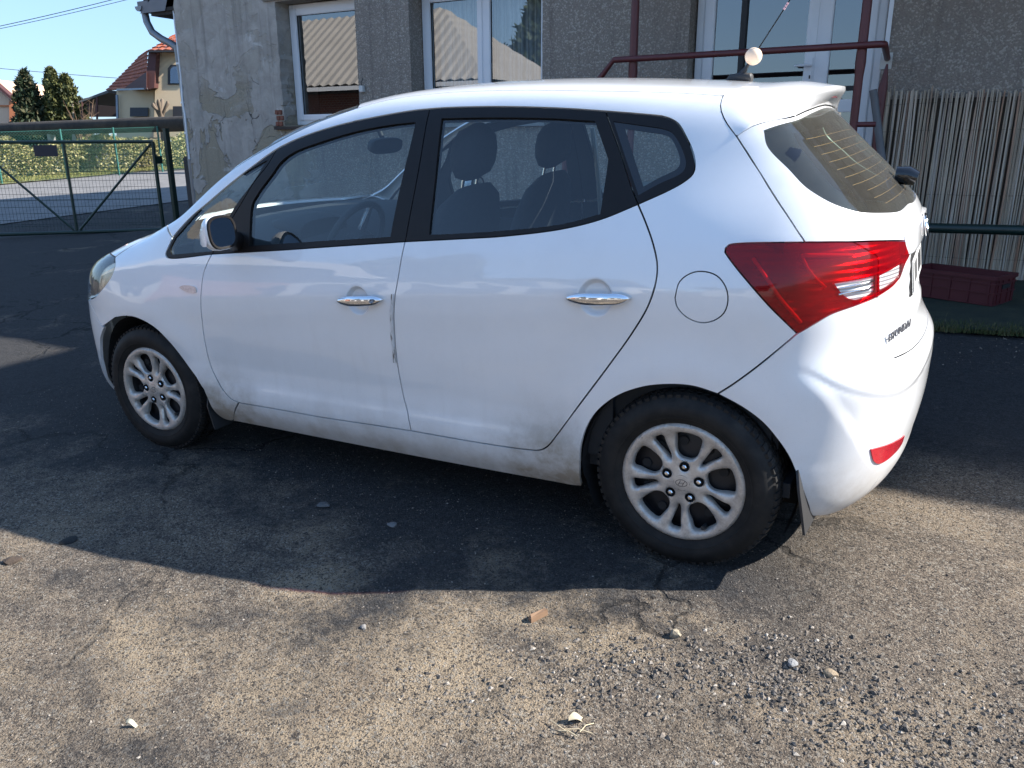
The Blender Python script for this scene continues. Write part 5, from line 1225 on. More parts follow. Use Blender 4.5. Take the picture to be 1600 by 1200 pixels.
# mat of turf and moss along the wall
def turf_mat():
    M = Mat('green_turf'); n = M.noise(7, 6, .65); n2 = M.noise(90, 4, .7)
    M.p(Base_Color=M.mix(M.mrange(n, .35, .7), (.012, .020, .012), (.03, .038, .02)), Roughness=.95, Normal=M.bump(n2, .7, .01)); return M.m
tf = sheet('turf_mat', [(2.7, 2.72), (6.5, 2.85), (6.5, 4.72), (2.7, 4.72)], turf_mat(), .03, 30, 16); tag(tf, kind='structure')
def blades(name, pts, hmin, hmax, w, mat, lean=.5, nseg=1, zoff=0.):
    n = len(pts); r = rng; h = r.uniform(hmin, hmax, n); a = r.uniform(0, 2*math.pi, n); le = r.uniform(0, lean, n)*h
    c = np.array(pts); b = r.uniform(0, 2*math.pi, n); dx = np.stack([np.cos(b), np.sin(b), 0*b], 1)*w*r.uniform(.6, 1.3, n)[:, None]
    tip = c+np.stack([np.cos(a)*le, np.sin(a)*le, h], 1)
    V = np.stack([c-dx, c+dx, tip], 1).reshape(-1, 3); V[:, 2] += zoff
    F2 = np.arange(3*n).reshape(-1, 3)
    return mesh(name, V, F2, mat)
def leaf_mat(name, cols, rough=.6):
    M = Mat(name); g_i = M.n('NewGeometry').outputs['Random Per Island'] if False else M.noise(5, 5, .7); g2 = M.n('NewGeometry').outputs['Random Per Island']
    c = M.ramp(g2, [(i/(len(cols)-1), q) for i, q in enumerate(cols)]); M.p(Base_Color=c, Roughness=rough, Specular_IOR_Level=.3); return M.m
GRASSD = leaf_mat('grass_blades', [(.030, .045, .014), (.06, .085, .025), (.10, .10, .04), (.15, .13, .06)])
pts = []
for _ in range(5200):
    x_ = rng.uniform(2.9, 5.2); y_ = 2.72+.03*(x_-2.7)+abs(rng.normal(0, .12))-.05
    pts.append((x_, y_, gz1(x_, y_)+.02))
tag(blades('edge_grass', pts, .015, .055, .0035, GRASSD), kind='stuff')
# crate
cr = thing('plastic_crate', 'maroon plastic crate lying on the turf below the reed screen', 'crate', (3.62, 3.51, .235), math.atan2(-.21, .47))
CR = simple('maroon_plastic', (.085, .014, .018), .5, var=.15, scale=10)
Lc, Wc, Hc = .64, .34, .215
m = MB(); t_ = .012
def ring(z0, z1, o, th=.012):
    m.b2((-Lc-o, -o, z0), (o, th-o, z1)); m.b2((-Lc-o, Wc+o-th, z0), (o, Wc+o, z1)); m.b2((-Lc-o, th-o, z0), (-Lc-o+th, Wc+o-th, z1)); m.b2((o-th, th-o, z0), (o, Wc+o-th, z1))
ring(0, Hc, 0); ring(Hc-.028, Hc+.003, .012, .02); ring(Hc-.062, Hc-.050, .009, .02); ring(.085, .096, .008, .018); ring(.0, .010, .006, .016)
m.b2((-Lc+.01, .01, .002), (-.01, Wc-.01, .012)); m.build('body', CR, cr, bevel=.003)
m = MB()
for xx in np.linspace(-Lc+.04, -.04, 5): m.b2((xx-.006, -.007, .012), (xx+.006, .002, Hc-.03))
for yy in (.05, .12, .22, .29): m.b2((-.002, yy-.006, .012), (.007, yy+.006, Hc-.03))
tag(m.build('rib', CR, cr), kind='stuff')
MB().b2((.001, .11, .12), (.010, .23, .15)).build('handle_slot', GASK, cr)

# ---------------------------------------------------------------- gate and fence at the left
G0 = np.array([-8.10, 5.72]); GD = np.array([-2.01, -1.57]); GD /= np.linalg.norm(GD)
def gp(s, z): q = G0+GD*s; return (q[0], q[1], z)
GGREEN = simple('gate_green_paint', (.012, .035, .026), .45, var=.3, scale=9)
gate = thing('yard_gate', 'dark green wire mesh gate with diagonal braces closing the yard', 'gate', (0, 0, 0))
W_, ZB, ZT = 2.65, .06, 1.44
for a, b, r in ((gp(0, ZB), gp(0, ZT), .030), (gp(W_, ZB), gp(W_, ZT), .03), (gp(1.325, ZB), gp(1.325, ZT), .020), (gp(0, ZT), gp(W_, ZT+.0), .026), (gp(0, ZB), gp(W_, ZB-.03), .028)):
    MB().tube([a, b], r, 8).build('frame_tube', GGREEN, gate, auto=50)
for a, b in ((gp(1.28, ZB+.02), gp(.03, ZT-.03)), (gp(1.37, ZB+.02), gp(W_-.03, ZT-.03))): MB().tube([a, b], .019, 8).build('brace', GGREEN, gate, auto=50)
m = MB()
for s in np.arange(.05, W_, .052): m.tube([gp(s, ZB), gp(s, ZT)], .0024, 4, False)
for z in list(np.arange(ZB+.09, ZT, .10))+[ZB+.12, ZB+.50, ZB+.93, ZT-.07]: m.tube([gp(0, z), gp(W_, z)], .0027, 4, False)
tag(m.build('wire_mesh', GGREEN, gate), kind='stuff')
MB().b2((-.02, -.06, 0), (.0, .08, .12)).build('latch', GGREEN, gate).matrix_local = Matrix.Translation(gp(-.05, 1.10))
MB().b2((-.006, -.17, -.085), (.006, .17, .085)).build('name_plate', simple('dark_plate', (.012, .014, .03), .4), gate).matrix_local = Matrix.Translation(gp(1.60, ZT-.13)) @ Matrix.Rotation(math.atan2(GD[1], GD[0])-math.pi/2, 4, 'Z')
gpst = thing('gate_post', 'dark green square gate post beside the corner of the grey house', 'post', gp(-.22, 0))
MB().b2((-.038, -.038, 0), (.038, .038, 1.62)).build('post', GGREEN, gpst, bevel=.006); MB().b2((-.042, -.042, 1.62), (.042, .042, 1.64)).build('cap', GGREEN, gpst)
tag(MB().b2((-7.50, 5.75, 0), (-6.6, 5.95, 1.22)).build('garden_wall', simple('dark_wall', (.07, .065, .06), .9, var=.4, scale=4, bump=.5), None, bevel=.02), 'low dark rendered wall between the gate post and the house corner', 'wall')
# far chain-link fence
FG = simple('fence_green', (.03, .14, .115), .5, var=.2, scale=20)
fence = thing('chain_link_fence', 'green chain link fence on round posts across the road', 'fence')
posts = [(-28.89, 15.13), (-27.3, 13.2), (-25.65, 14.56), (-25.5, 16.7), (-25.3, 18.0), (-25.9, 20.2), (-26.5, 22.2), (-27.2, 24.6)]
line = [(-27.6, 9.5), (-27.2, 11.5), (-26.8, 14.0), (-26.5, 16.3), (-26.2, 18.3), (-26.0, 20.2), (-25.9, 21.6), (-25.8, 23.4), (-25.7, 26.)]
zf = lambda x, y: float(ground_z(np.float64(x), np.float64(y)))
for (x, y) in line: MB().tube([(x, y, zf(x, y)), (x, y, zf(x, y)+1.84)], .036, 8).build('post', FG, fence, auto=50)
m = MB(); lp = np.array(line)
def fl_(s):
    t = s*(len(lp)-1); i = min(int(t), len(lp)-2); q = lp[i]+(lp[i+1]-lp[i])*(t-i); return q
Ltot = float(np.linalg.norm(np.diff(lp, axis=0), axis=1).sum()); n = int(Ltot/.10)
for i in range(-17, n):
    for dr in (1, -1):
        pts = []
        for k in range(0, 4):
            s = (i*.10+ (k*.58 if dr > 0 else (1.74-k*.58)))/Ltot
            if 0 <= s <= 1: q = fl_(s); pts.append((q[0], q[1], zf(q[0], q[1])+.06+k*.58))
        if len(pts) > 1: m.tube(pts, .003, 3, False)
m.tube([(*fl_(s), zf(*fl_(s))+1.80) for s in np.linspace(0, 1, 20)], .006, 4, False)
tag(m.build('chain_link', FG, fence), kind='stuff')
# hedge, pipe, trees, houses
def foliage(name, pts, size, mat, parent=None, up=.35, asp=1.6):
    n = len(pts); c = np.array(pts, float); d = rng.normal(0, 1, (n, 3)); d[:, 2] = d[:, 2]*.6+up; d /= np.linalg.norm(d, axis=1)[:, None]
    e = np.cross(d, rng.normal(0, 1, (n, 3))); e /= np.linalg.norm(e, axis=1)[:, None]
    s = size*rng.uniform(.5, 1.4, n)[:, None]; a, b = d*s*asp, e*s*.5
    V = np.stack([c-a*.5, c+b, c+a, c-b], 1).reshape(-1, 3)
    return mesh(name, V, np.arange(4*n).reshape(-1, 4), mat, parent)
HEDGE = leaf_mat('dry_hedge_leaves', [(.09, .075, .03), (.18, .17, .05), (.30, .27, .09), (.42, .36, .18), (.22, .23, .07), (.36, .28, .15)])
pts = []
for _ in range(52000):
    t = rng.random(); w = abs(rng.normal(0, .5)); x = -32.2+2.2*t; y = 7+23*t
    top_ = 1.42+.16*math.sin(y*1.3)+.12*math.sin(y*3.1+1)+.08*math.sin(y*7.7)
    h = top_*rng.random()**.75; r_ = (.75-.35*(h/top_)**3); pts.append((x+rng.uniform(-1, 1)*r_+.9, y, zf(x, y)+h))
tag(foliage('hedge_shrubs', pts, .052, HEDGE), kind='stuff')
VG = leaf_mat('verge_grass_blades', [(.13, .13, .03), (.22, .21, .05), (.30, .26, .09), (.17, .18, .04)])
pts = []
for _ in range(26000):
    t = rng.random(); y = 2+24*t; x = -27.2-rng.random()*3.6-(.3*(t-.5)); pts.append((x, y, zf(x, y)+.05))
tag(blades('verge_grass', pts, .03, .11, .012, VG), kind='stuff')
def pipe_mat():
    M = Mat('felted_pipe'); n = M.noise(2.2, 6, .7); n2 = M.noise(45, 4, .75); c = M.mix(M.mrange(n, .3, .7), (.024, .020, .017), (.055, .044, .034)); c = M.mix(M.mrange(n2, .55, .75, 0, .5), c, (.05, .042, .032))
    M.p(Base_Color=c, Roughness=.95, Normal=M.bump(n2, .9, .03)); return M.m
hp = thing('overhead_heating_pipe', 'thick brown insulated pipe carried above the hedge', 'pipe')
MB().tube([(-60, 20.6, 1.95), (-35, 20.5, 2.10), (-28, 20.5, 2.16), (-20., 20.5, 2.2), (-8, 20.4, 2.25)], .30, 20).build('insulated_pipe', pipe_mat(), hp, auto=50)
for x in (-44, -33.6, -23.2, -12.8):
    MB().b2((x-.12, 20.38, 0), (x+.12, 20.62, 1.84)).build('support', CONC, hp)
BARK = simple('bark', (.16, .12, .085), .9, var=.35, scale=14, bump=.6)
def conifer(name, label, base, H, prof, cols, dens, size, lean=(0, 0), seed=3):
    x, y = base; z = zf(x, y); t = thing(name, label, 'tree', (x, y, z)); r = np.random.default_rng(seed)
    MB().tube([(0, 0, 0), (lean[0]*.5, lean[1]*.5, H*.5), (lean[0], lean[1], H*.9)], [.16, .09, .02], 8).build('trunk', BARK, t, auto=50)
    P = []
    while len(P) < dens:
        h = r.random(); R_ = np.interp(h, *prof); a = r.uniform(0, 2*math.pi)
        R_ *= 1+.16*math.sin(a*3+h*9)+.14*math.sin(a*5-h*21)+.10*math.sin(h*47+a)
        q = r.random()**.35
        if r.random() > .25+R_/max(prof[1]): continue
        P.append((lean[0]*h+R_*q*math.cos(a)+r.normal(0, .05), lean[1]*h+R_*q*math.sin(a)+r.normal(0, .05), h*H+r.normal(0, .06)))
    foliage('crown', P, size, leaf_mat(name+'_leaves', cols), t, .9, 1.9)
    return t
conifer('spruce_tree', 'dark pointed conifer with a browning tip, left of the twin topped one', (-43.0, 25.6), 5.1, ([0, .2, .45, .7, .9, 1], [1.05, 1.1, .95, .65, .35, .06]), [(.012, .026, .014), (.022, .042, .02), (.045, .06, .03), (.09, .07, .03)], 9000, .11, seed=4)
cy_ = thing('cypress_tree', 'tall olive green conifer with two rounded tops beside the carport', 'tree', (-41.5, 26.6, 0))
r = np.random.default_rng(8); P = []
for (ox, oy, H, R_, n) in ((-.35, -.2, 5.45, .62, 7500), (.25, .2, 5.1, .62, 6500), (.75, .5, 3.9, .45, 3000)):
    for _ in range(n):
        h = r.random(); q = r.random()**.4; a = r.uniform(0, 6.283); rr = R_*np.interp(h, [0, .15, .5, .85, .96, 1], [.75, 1, 1, .72, .4, .1])*(1+.12*math.sin(a*4+h*25)+.1*math.sin(h*40))
        P.append((ox+rr*q*math.cos(a), oy+rr*q*math.sin(a), .3+h*(H-.3)))
foliage('crown', P, .10, leaf_mat('cypress_leaves', [(.03, .04, .014), (.06, .07, .022), (.11, .115, .035), (.16, .155, .055)]), cy_, 1.1, 1.5)
MB().tube([(.6, .2, 0), (.65, -.1, 1.5), (.7, .1, 3.6)], [.16, .13, .05], 8).build('trunk', simple('pale_bark', (.42, .34, .26), .9, var=.3, scale=9), cy_, auto=50)
MB().tube([(-.2, 0, 0), (-.2, 0, 4.)], [.12, .04], 8).build('trunk', BARK, cy_, auto=50)
def bare(name, label, base, n, H, spread, mat, seed, r0=.02):
    t = thing(name, label, 'shrub', (base[0], base[1], zf(*base))); r = np.random.default_rng(seed); m = MB()
    for i in range(n):
        a = r.uniform(0, 6.283); s = r.uniform(.3, 1)*spread; h = H*r.uniform(.6, 1); p1 = Vector((.25*s*math.cos(a), .25*s*math.sin(a), h*.45)); p2 = Vector((s*math.cos(a), s*math.sin(a), h))
        m.tube([(0, 0, 0), p1, p2], [r0, r0*.7, r0*.2], 5)
        for k in range(5):
            q = p1.lerp(p2, r.uniform(.1, .9)); m.tube([q, q+Vector((r.normal(0, .22), r.normal(0, .22), r.uniform(.1, .4)))], [r0*.45, r0*.15], 4)
    m.build('branches', mat, t); return t
TWIG = simple('twigs', (.20, .125, .075), .85, var=.3)
bare('bare_shrub', 'leafless brown shrub in front of the carport', (-34.2, 22.6), 26, 3.3, 1.0, TWIG, 5, .022)
po = thing('pollard_tree', 'bare pollarded tree with knobby stubs before the cream house', 'tree', (-31.6, 25.0, zf(-31.6, 25.0)))
m = MB(); m.tube([(0, 0, 0), (0, .02, 1.9), (.03, 0, 2.6)], [.17, .14, .13], 8); m.build('trunk', BARK, po, auto=50)
m = MB()
for a, l, h in ((.4, .42, .75), (2.0, .30, .95), (2.9, .40, .65), (4.2, .3, .6), (5.5, .36, .85)):
    e = Vector((l*math.cos(a), l*math.sin(a), 2.6+h*.6)); m.tube([(0, 0, 2.35), e*.6+Vector((0, 0, 1.0)), e, e+Vector((0, 0, .12))], [.09, .07, .10, .05], 7)
m.build('branches', BARK, po, auto=60)
# cream house
WALLC = simple('cream_render', (.52, .40, .255), .9, var=.06, scale=3)
def tile_mat():
    M = Mat('orange_roof_tiles'); n = M.noise(6, 5, .7); g2 = M.n('NewGeometry').outputs['Random Per Island']
    M.p(Base_Color=M.mix(M.mrange(n, .3, .7), M.ramp(g2, [(0, (.34, .085, .036)), (1, (.48, .145, .065))]), (.20, .055, .03)), Roughness=.7); return M.m
TILE = tile_mat(); BROWNW = simple('brown_boards', (.07, .022, .018), .7, var=.3)
ch = thing('cream_house', 'cream rendered house with a steep orange tiled half hipped roof', 'house', (-33.6, 25.4, .2))
def quad(name, pts, mat, th=.12, parent=None, away=(-.47, .88, 0)):
    d = Vector(away).normalized()*th; n = len(pts); m = MB(); m.add([tuple(p) for p in pts]+[tuple(Vector(p)+d) for p in pts], [tuple(range(n)), tuple(range(n, 2*n))[::-1]]+[(i, i+n, (i+1) % n+n, (i+1) % n) for i in range(n)])
    o = m.build(name, mat, None)
    if parent is not None:
        o.parent = parent; o.matrix_parent_inverse = Matrix.Translation(-parent.location)
    return o
quad('gable_wall', [(-32.325, 24.992, 1.698), (-30.643, 25.902, 1.690), (-31.228, 27.017, 5.871), (-32.797, 26.167, 5.878)], WALLC, 6., ch)
quad('side_wall', [(-35.347, 25.139, 1.716), (-32.845, 25.424, 1.702), (-33.178, 26.060, 4.087), (-35.688, 25.790, 4.154)], WALLC, 5., ch)
def tiles(p00, p01, p10, p11, rows, name, th=.07):
    """rows of tiles from the eave (p00-p01) to the top (p10-p11), each row lapping the next"""
    m = MB(); nrm = (Vector(p01)-Vector(p00)).cross(Vector(p10)-Vector(p00)).normalized()
    if nrm.dot(Vector((3.3, -3.3, 1.4))-Vector(p00)) < 0: nrm = -nrm
    for i in range(rows):
        a, b = i/rows, (i+1)/rows+.03
        l = lambda u, t: Vector(p00).lerp(Vector(p10), t) if u == 0 else Vector(p01).lerp(Vector(p11), t)
        n = max(3, int((l(0, a)-l(1, a)).length/.33))
        for k in range(n):
            u0, u1 = k/n, (k+.97)/n
            q = [l(0, a).lerp(l(1, a), u0)+nrm*th, l(0, a).lerp(l(1, a), u1)+nrm*th, l(0, b).lerp(l(1, b), u1), l(0, b).lerp(l(1, b), u0), l(0, a).lerp(l(1, a), u0), l(0, a).lerp(l(1, a), u1)]
            qm = l(0, a).lerp(l(1, a), (u0+u1)/2)+nrm*(th+.035); qn = l(0, b).lerp(l(1, b), (u0+u1)/2)+nrm*.035
            m.add([q[0], qm, q[1], q[2], qn, q[3], q[4], q[5]], [(0, 1, 4, 5), (1, 2, 3, 4), (6, 7, 2, 1, 0)])
    o = m.build(name, TILE, None); o.parent = ch; o.matrix_parent_inverse = Matrix.Translation(-ch.location); tag(o, kind='stuff'); return o
tiles((-41.330, 29.344, 4.395), (-32.540, 25.186, 3.992), (-38.226, 29.131, 5.789), (-32.757, 25.668, 5.744), 9, 'roof_tiles')
tiles((-38.226, 29.131, 5.789), (-32.755, 25.664, 5.729), (-37.047, 28.675, 6.059), (-32.747, 25.684, 5.774), 2, 'roof_tiles')
tiles((-32.604, 25.511, 5.737), (-30.651, 26.584, 5.774), (-33.463, 27.883, 6.738), (-33.260, 29.402, 7.380), 6, 'roof_tiles')
quad('barge_board', [(-32.711, 25.632, 5.739), (-32.379, 25.812, 5.737), (-32.226, 25.316, 4.048), (-32.597, 25.074, 3.929)], BROWNW, .5, ch)
quad('fascia', [(-32.509, 25.430, 5.697), (-30.558, 26.497, 5.718), (-30.567, 26.513, 5.777), (-32.520, 25.450, 5.771)], GASK, .3, ch)
quad('eave_gutter', [(-35.485, 25.620, 4.031), (-32.475, 25.095, 3.971), (-32.485, 25.115, 4.046), (-35.496, 25.641, 4.109)], ZINC, .15, ch)
quad('painted_roof_shadow', [(-36.070, 26.407, 4.135), (-32.414, 25.012, 3.979), (-32.527, 25.229, 4.791)], BROWNW, .05, ch)  # dark triangle standing in for the shadow low on the tiled slope
quad('downpipe', [(-35.134, 25.060, 2.186), (-35.047, 25.106, 2.185), (-35.319, 25.519, 3.820), (-35.405, 25.472, 3.820)], ZINC, .1, ch)
wf = quad('window', [(-32.018, 25.964, 4.224), (-31.235, 26.389, 4.221), (-31.367, 26.641, 5.165), (-32.011, 26.292, 5.168), (-32.125, 26.168, 4.986)], GASK, .06, ch)
quad('window_glass', [(-31.871, 26.005, 4.281), (-31.200, 26.368, 4.278), (-31.311, 26.579, 5.069), (-31.870, 26.276, 5.072), (-31.960, 26.175, 4.920)], GL_HOUSE, .02, ch)
quad('window', [(-34.331, 25.329, 2.739), (-33.258, 25.550, 2.725), (-33.319, 25.666, 3.159), (-34.392, 25.445, 3.176)], GASK, .06, ch)
quad('window', [(-31.529, 25.627, 2.637), (-30.914, 25.960, 2.634), (-30.991, 26.106, 3.182), (-31.606, 25.773, 3.185)], GASK, .06, ch)
cp = thing('carport', 'dark open carport with a sloping roof beside the cream house', 'carport', (-35.5, 24.5, .2))
quad('roof', [(-37.820, 24.987, 3.458), (-37.777, 25.049, 3.570), (-36.529, 25.912, 4.109), (-36.509, 25.873, 3.965)], simple('carport_roof', (.09, .09, .085), .7), 6., cp)
quad('back_wall', [(-42.475, 28.221, 2.931), (-40.367, 29.362, 2.921), (-40.580, 29.769, 4.445), (-42.613, 28.484, 3.917)], simple('carport_boards', (.03, .018, .015), .85), .2, cp)
quad('post', [(-37.476, 24.691, 2.048), (-37.417, 24.723, 2.048), (-37.628, 25.125, 3.554), (-37.686, 25.093, 3.554)], BROWNW, .1, cp); quad('post', [(-36.799, 25.058, 2.045), (-36.740, 25.089, 2.044), (-36.987, 25.560, 3.807), (-37.045, 25.528, 3.807)], BROWNW, .1, cp)
lh = thing('peach_house', 'peach rendered gable end with an orange brick pier at the far left', 'house', (-55, 31, .2))
PEACH = simple('peach_render', (.62, .42, .28), .9, var=.05); ORB = simple('orange_brick', (.50, .17, .07), .9, var=.2, scale=6)
quad('gable_wall', [(-57.242, 29.341, 1.859), (-54.351, 30.906, 1.846), (-54.698, 31.566, 4.321), (-55.352, 31.399, 4.869), (-56.400, 31.133, 5.755), (-57.611, 30.046, 4.502)], PEACH, 8, lh)
quad('brick_pier', [(-54.123, 30.792, 1.844), (-53.758, 30.990, 1.842), (-54.206, 31.563, 4.226), (-54.513, 31.397, 4.227)], ORB, .8, lh)
quad('brick_band', [(-57.416, 29.824, 3.890), (-54.531, 31.386, 3.876), (-54.545, 31.414, 3.981), (-57.430, 29.851, 3.994)], ORB, .05, lh)
quad('roof_edge', [(-55.977, 30.905, 5.807), (-56.007, 30.960, 6.015), (-54.014, 31.469, 4.341), (-54.073, 31.394, 4.216)], BROWNW, .6, lh)
quad('annexe', [(-55.046, 31.719, 1.852), (-54.811, 31.847, 1.851), (-55.157, 32.508, 4.329), (-55.393, 32.380, 4.330)], PEACH, 3, lh)
fh = thing('far_cottage', 'small red roofed cottage glimpsed between the two conifers', 'house', (-80, 50, .2))
quad('wall', [(-87.520, 54.929, 3.136), (-86.322, 55.578, 3.131), (-86.485, 55.890, 4.298), (-87.683, 55.241, 4.303)], simple('pink_wall', (.6, .45, .38), .9), 4, fh); quad('roof', [(-87.241, 54.882, 4.288), (-85.924, 55.595, 4.281), (-87.796, 56.520, 4.748), (-88.581, 56.143, 4.890)], simple('red_roof', (.35, .12, .08), .8), 3, fh)
conifer('far_tree', 'small round dark green tree between the conifers', (-62, 40), 5.2, ([0, .3, .6, 1], [.8, 1.1, 1., .3]), [(.02, .04, .02), (.05, .07, .04)], 1600, .2, seed=12)
pts = []
for _ in range(9000):
    a = rng.uniform(-2.6, 2.6); rr = rng.uniform(150, 165); h = (3.0+1.4*math.sin(a*40)+1.0*math.sin(a*97))*rng.random()**.6; pts.append((-rr*math.cos(a)+3, rr*math.sin(a), h))
tag(foliage('far_treeline', pts, .9, leaf_mat('treeline_leaves', [(.05, .055, .03), (.09, .09, .05), (.13, .11, .07)])), kind='stuff')
# overhead cables
CAB = simple('cable_black', (.02, .02, .022), .6)
def cable(label, a, b, r, sag=.3, grp=None):
    a, b = Vector(a), Vector(b); d = b-a; a2 = a-d*1.6; b2_ = b+d*1.5
    tag(MB().tube([a2.lerp(b2_, t)+Vector((0, 0, -sag*4*t*(1-t)+sag*.96)) for t in np.linspace(0, 1, 30)], r, 5, False).build('overhead_cable', CAB, None), label, 'cable', grp)
cable('upper of the close pair of cables at the top left of the sky', (-26.86, 14.94, 5.35), (-23.46, 17.09, 6.23), .012); cable('lower of the close pair of cables at the top left of the sky', (-26.86, 14.94, 5.27), (-23.46, 17.09, 6.12), .010)
cable('single thin cable passing behind the conifer tops', tuple((-60.914, 34.993, 6.832)), tuple((-53.251, 38.908, 6.110)), .02)
# ---------------------------------------------------------------- across the yard, behind the camera: seen only in the reflections
BRW = Mat('barn_brick'); _b = BRW.n('TexBrick', Vector=BRW.n('Mapping', i0=BRW.coord(), i2=(math.pi/2, 0, 0)), Color1=(.30, .10, .06), Color2=(.22, .075, .05), Mortar=(.32, .29, .25), Scale=3.5); BRW.p(Base_Color=_b.outputs[0], Roughness=.9); BRW = BRW.m
barn = thing('brick_barn', 'long brick barn with a pale corrugated roof across the yard', 'barn', (-20, -8, 0))
m = MB(); m.b2((-11, -5, -.6), (10.2, 0, 3.05)); m.build('wall', BRW, barn)
m = MB(); m.b2((-11, .002, -.6), (10.2, .03, 1.9)); m.build('plaster_band', simple('band_plaster', (.58, .53, .46), .9), barn)
m = MB()
for a_ in (-9, -3, 3.5): m.b2((a_, .031, .2), (a_+2.5, .06, 2.2))
m.b2((7.2, .031, .9), (8.6, .06, 1.85)); m.build('barn_door', simple('barn_door', (.06, .045, .04), .8), barn)
v = []; f_ = []; n = 200
for i in range(n+1):
    x = -11.6+22.9*i/n; w = .032*math.sin(i*math.pi/1.5); k = min(1, (11.3-x)/3.4)
    v += [(x, .7, 3.12+w), (x, .7-3.2*k, 3.12+2.45*k+w*k), (x, -5.7+3.2*k, 3.12+2.45*k+w*k), (x, -5.7, 3.12+w)]
for i in range(n):
    for k in range(3): f_.append((4*i+k, 4*i+4+k, 4*i+5+k, 4*i+1+k))
mesh('corrugated_roof', v, f_, simple('fibre_cement', (.42, .385, .34), .85, var=.15, scale=2), barn)
m = MB(); m.b2((-11.6, .68, 2.95), (11.2, .76, 3.07)); m.build('gutter', PVC, barn)
m = MB(); m.b2((-11.6, .04, 2.9), (11.1, .66, 2.96)); m.build('soffit', WOODD, barn)
gar = thing('garage_row', 'low white garage row with dark doors across the yard', 'garage', (-8.5, -10.2, 0))
m = MB(); m.b2((0, -5, -.5), (8.2, 0, 2.45)); m.build('wall', simple('white_render', (.72, .70, .66), .9, var=.05), gar); MB().b2((-.2, -5.2, 2.45), (8.4, .25, 2.6)).build('roof', simple('garage_roof', (.06, .055, .055), .8), gar)
for a_ in (.5, 3.1, 5.7): MB().b2((a_, .002, -.2), (a_+2., .03, 1.85)).build('garage_door', simple('garage_door', (.10, .09, .09), .6), gar)
shed = thing('white_lean_to', 'low white lean-to shed across the yard', 'shed', (1.5, -11.5, 0))
m = MB(); m.b2((0, -3, -.5), (6, 0, 2.5)); m.build('wall', simple('white_wall', (.62, .60, .56), .9), shed); m = MB(); m.b2((-.3, -3.2, 2.5), (6.3, .5, 2.62)); m.build('roof', simple('shed_roof', (.08, .07, .07), .8), shed)
for a, b in ((.6, 1.9), (3.2, 5.2)): MB().b2((a, .002, .8), (b, .02, 2.0)).build('window', GASK, shed)
for i, (x, y, H) in enumerate(((-13.6, -17, 5.6), (-11.8, -16.5, 7.2), (-10.4, -17.5, 8.0), (-9.0, -16, 6.8))):
    conifer('yard_tree', ('low dark tree at the barn end of the row across the yard', 'second tree from the barn in the row across the yard', 'tallest tree of the row across the yard', 'tree at the shed end of the row across the yard')[i], (x, y), H, ([0, .15, .3, .6, .85, 1], [.4, 1.2, 1.35, 1.0, .6, .12]), [(.02, .035, .016), (.035, .055, .025), (.06, .075, .035)], 9000, .15, seed=20+i)
# ---------------------------------------------------------------- litter and stones on the ground
def stone(name, label, px_xy, size, col, seed, cat='stone', flat=.6):
    r = np.random.default_rng(seed); bm = bmesh.new(); bmesh.ops.create_icosphere(bm, subdivisions=2, radius=1)
    k = r.normal(0, 1, (5, 3))
    for v in bm.verts:
        d = 1+.16*sum(math.sin(3*v.co.dot(Vector(q))) for q in k)/2; v.co = Vector((v.co.x*size*d, v.co.y*size*.8*d, v.co.z*size*flat*d))
    me = bpy.data.meshes.new(name); bm.to_mesh(me); bm.free(); me.materials.append(simple('stone_'+str(seed), col, .9, var=.25, scale=60, bump=.5, bscale=150))
    for p in me.polygons: p.use_smooth = True
    me.set_sharp_from_angle(angle=math.radians(28))
    o = link(name, me); o.location = (px_xy[0], px_xy[1], gz1(*px_xy)+size*flat*.45); o.rotation_euler = (0, 0, r.uniform(0, 6)); return tag(o, label, cat)
stone('stone', 'pale jagged stone near the middle of the sunlit ground', (2.73, -1.256), .017, (.30, .255, .185), 31, flat=.9)
stone('stone', 'largest buff stone in the gravel patch at the lower right', (3.16, -1.245), .021, (.27, .205, .135), 32)
stone('stone', 'grey stone just left of the largest buff stone', (3.06, -1.24), .017, (.22, .22, .22), 33)
stone('stone', 'flat grey stone in the car shadow left of the rear wheel', (1.533, -1.045), .022, (.14, .14, .14), 34, flat=.35)
stone('stone', 'flat dark stone in the car shadow below the front door', (1.169, -1.02), .028, (.10, .10, .10), 35, flat=.3)
stone('bark_scrap', 'black flat scrap lying in the shadow near its lower left edge', (.458, -1.664), .036, (.015, .014, .013), 36, 'scrap', .18)
stone('bark_scrap', 'dark crumbly scrap on the sunlit edge at the far left', (.408, -1.853), .032, (.05, .035, .025), 37, 'scrap', .35)
stone('stone', 'small grey stone left of the wood chip, by the shadow edge', (1.85, -1.62), .012, (.20, .19, .18), 38)
wc_ = MB(); wc_.add([(-.036, -.011, 0), (.034, -.013, 0), (.038, .010, 0), (-.03, .013, 0), (-.034, -.007, .020), (.030, -.010, .024), (.034, .006, .016), (-.026, .009, .021)], [(0, 3, 2, 1), (4, 5, 6, 7), (0, 1, 5, 4), (1, 2, 6, 5), (2, 3, 7, 6), (3, 0, 4, 7)])
o = wc_.build('wood_chip', simple('chip_wood', (.24, .145, .085), .85, var=.3, scale=50), None, bevel=.002); o.location = (2.317, -1.346, gz1(2.317, -1.346)+.002); o.rotation_euler = (.2, -.1, 1.15); tag(o, 'brown splinter of wood standing up just below the car shadow', 'wood chip')
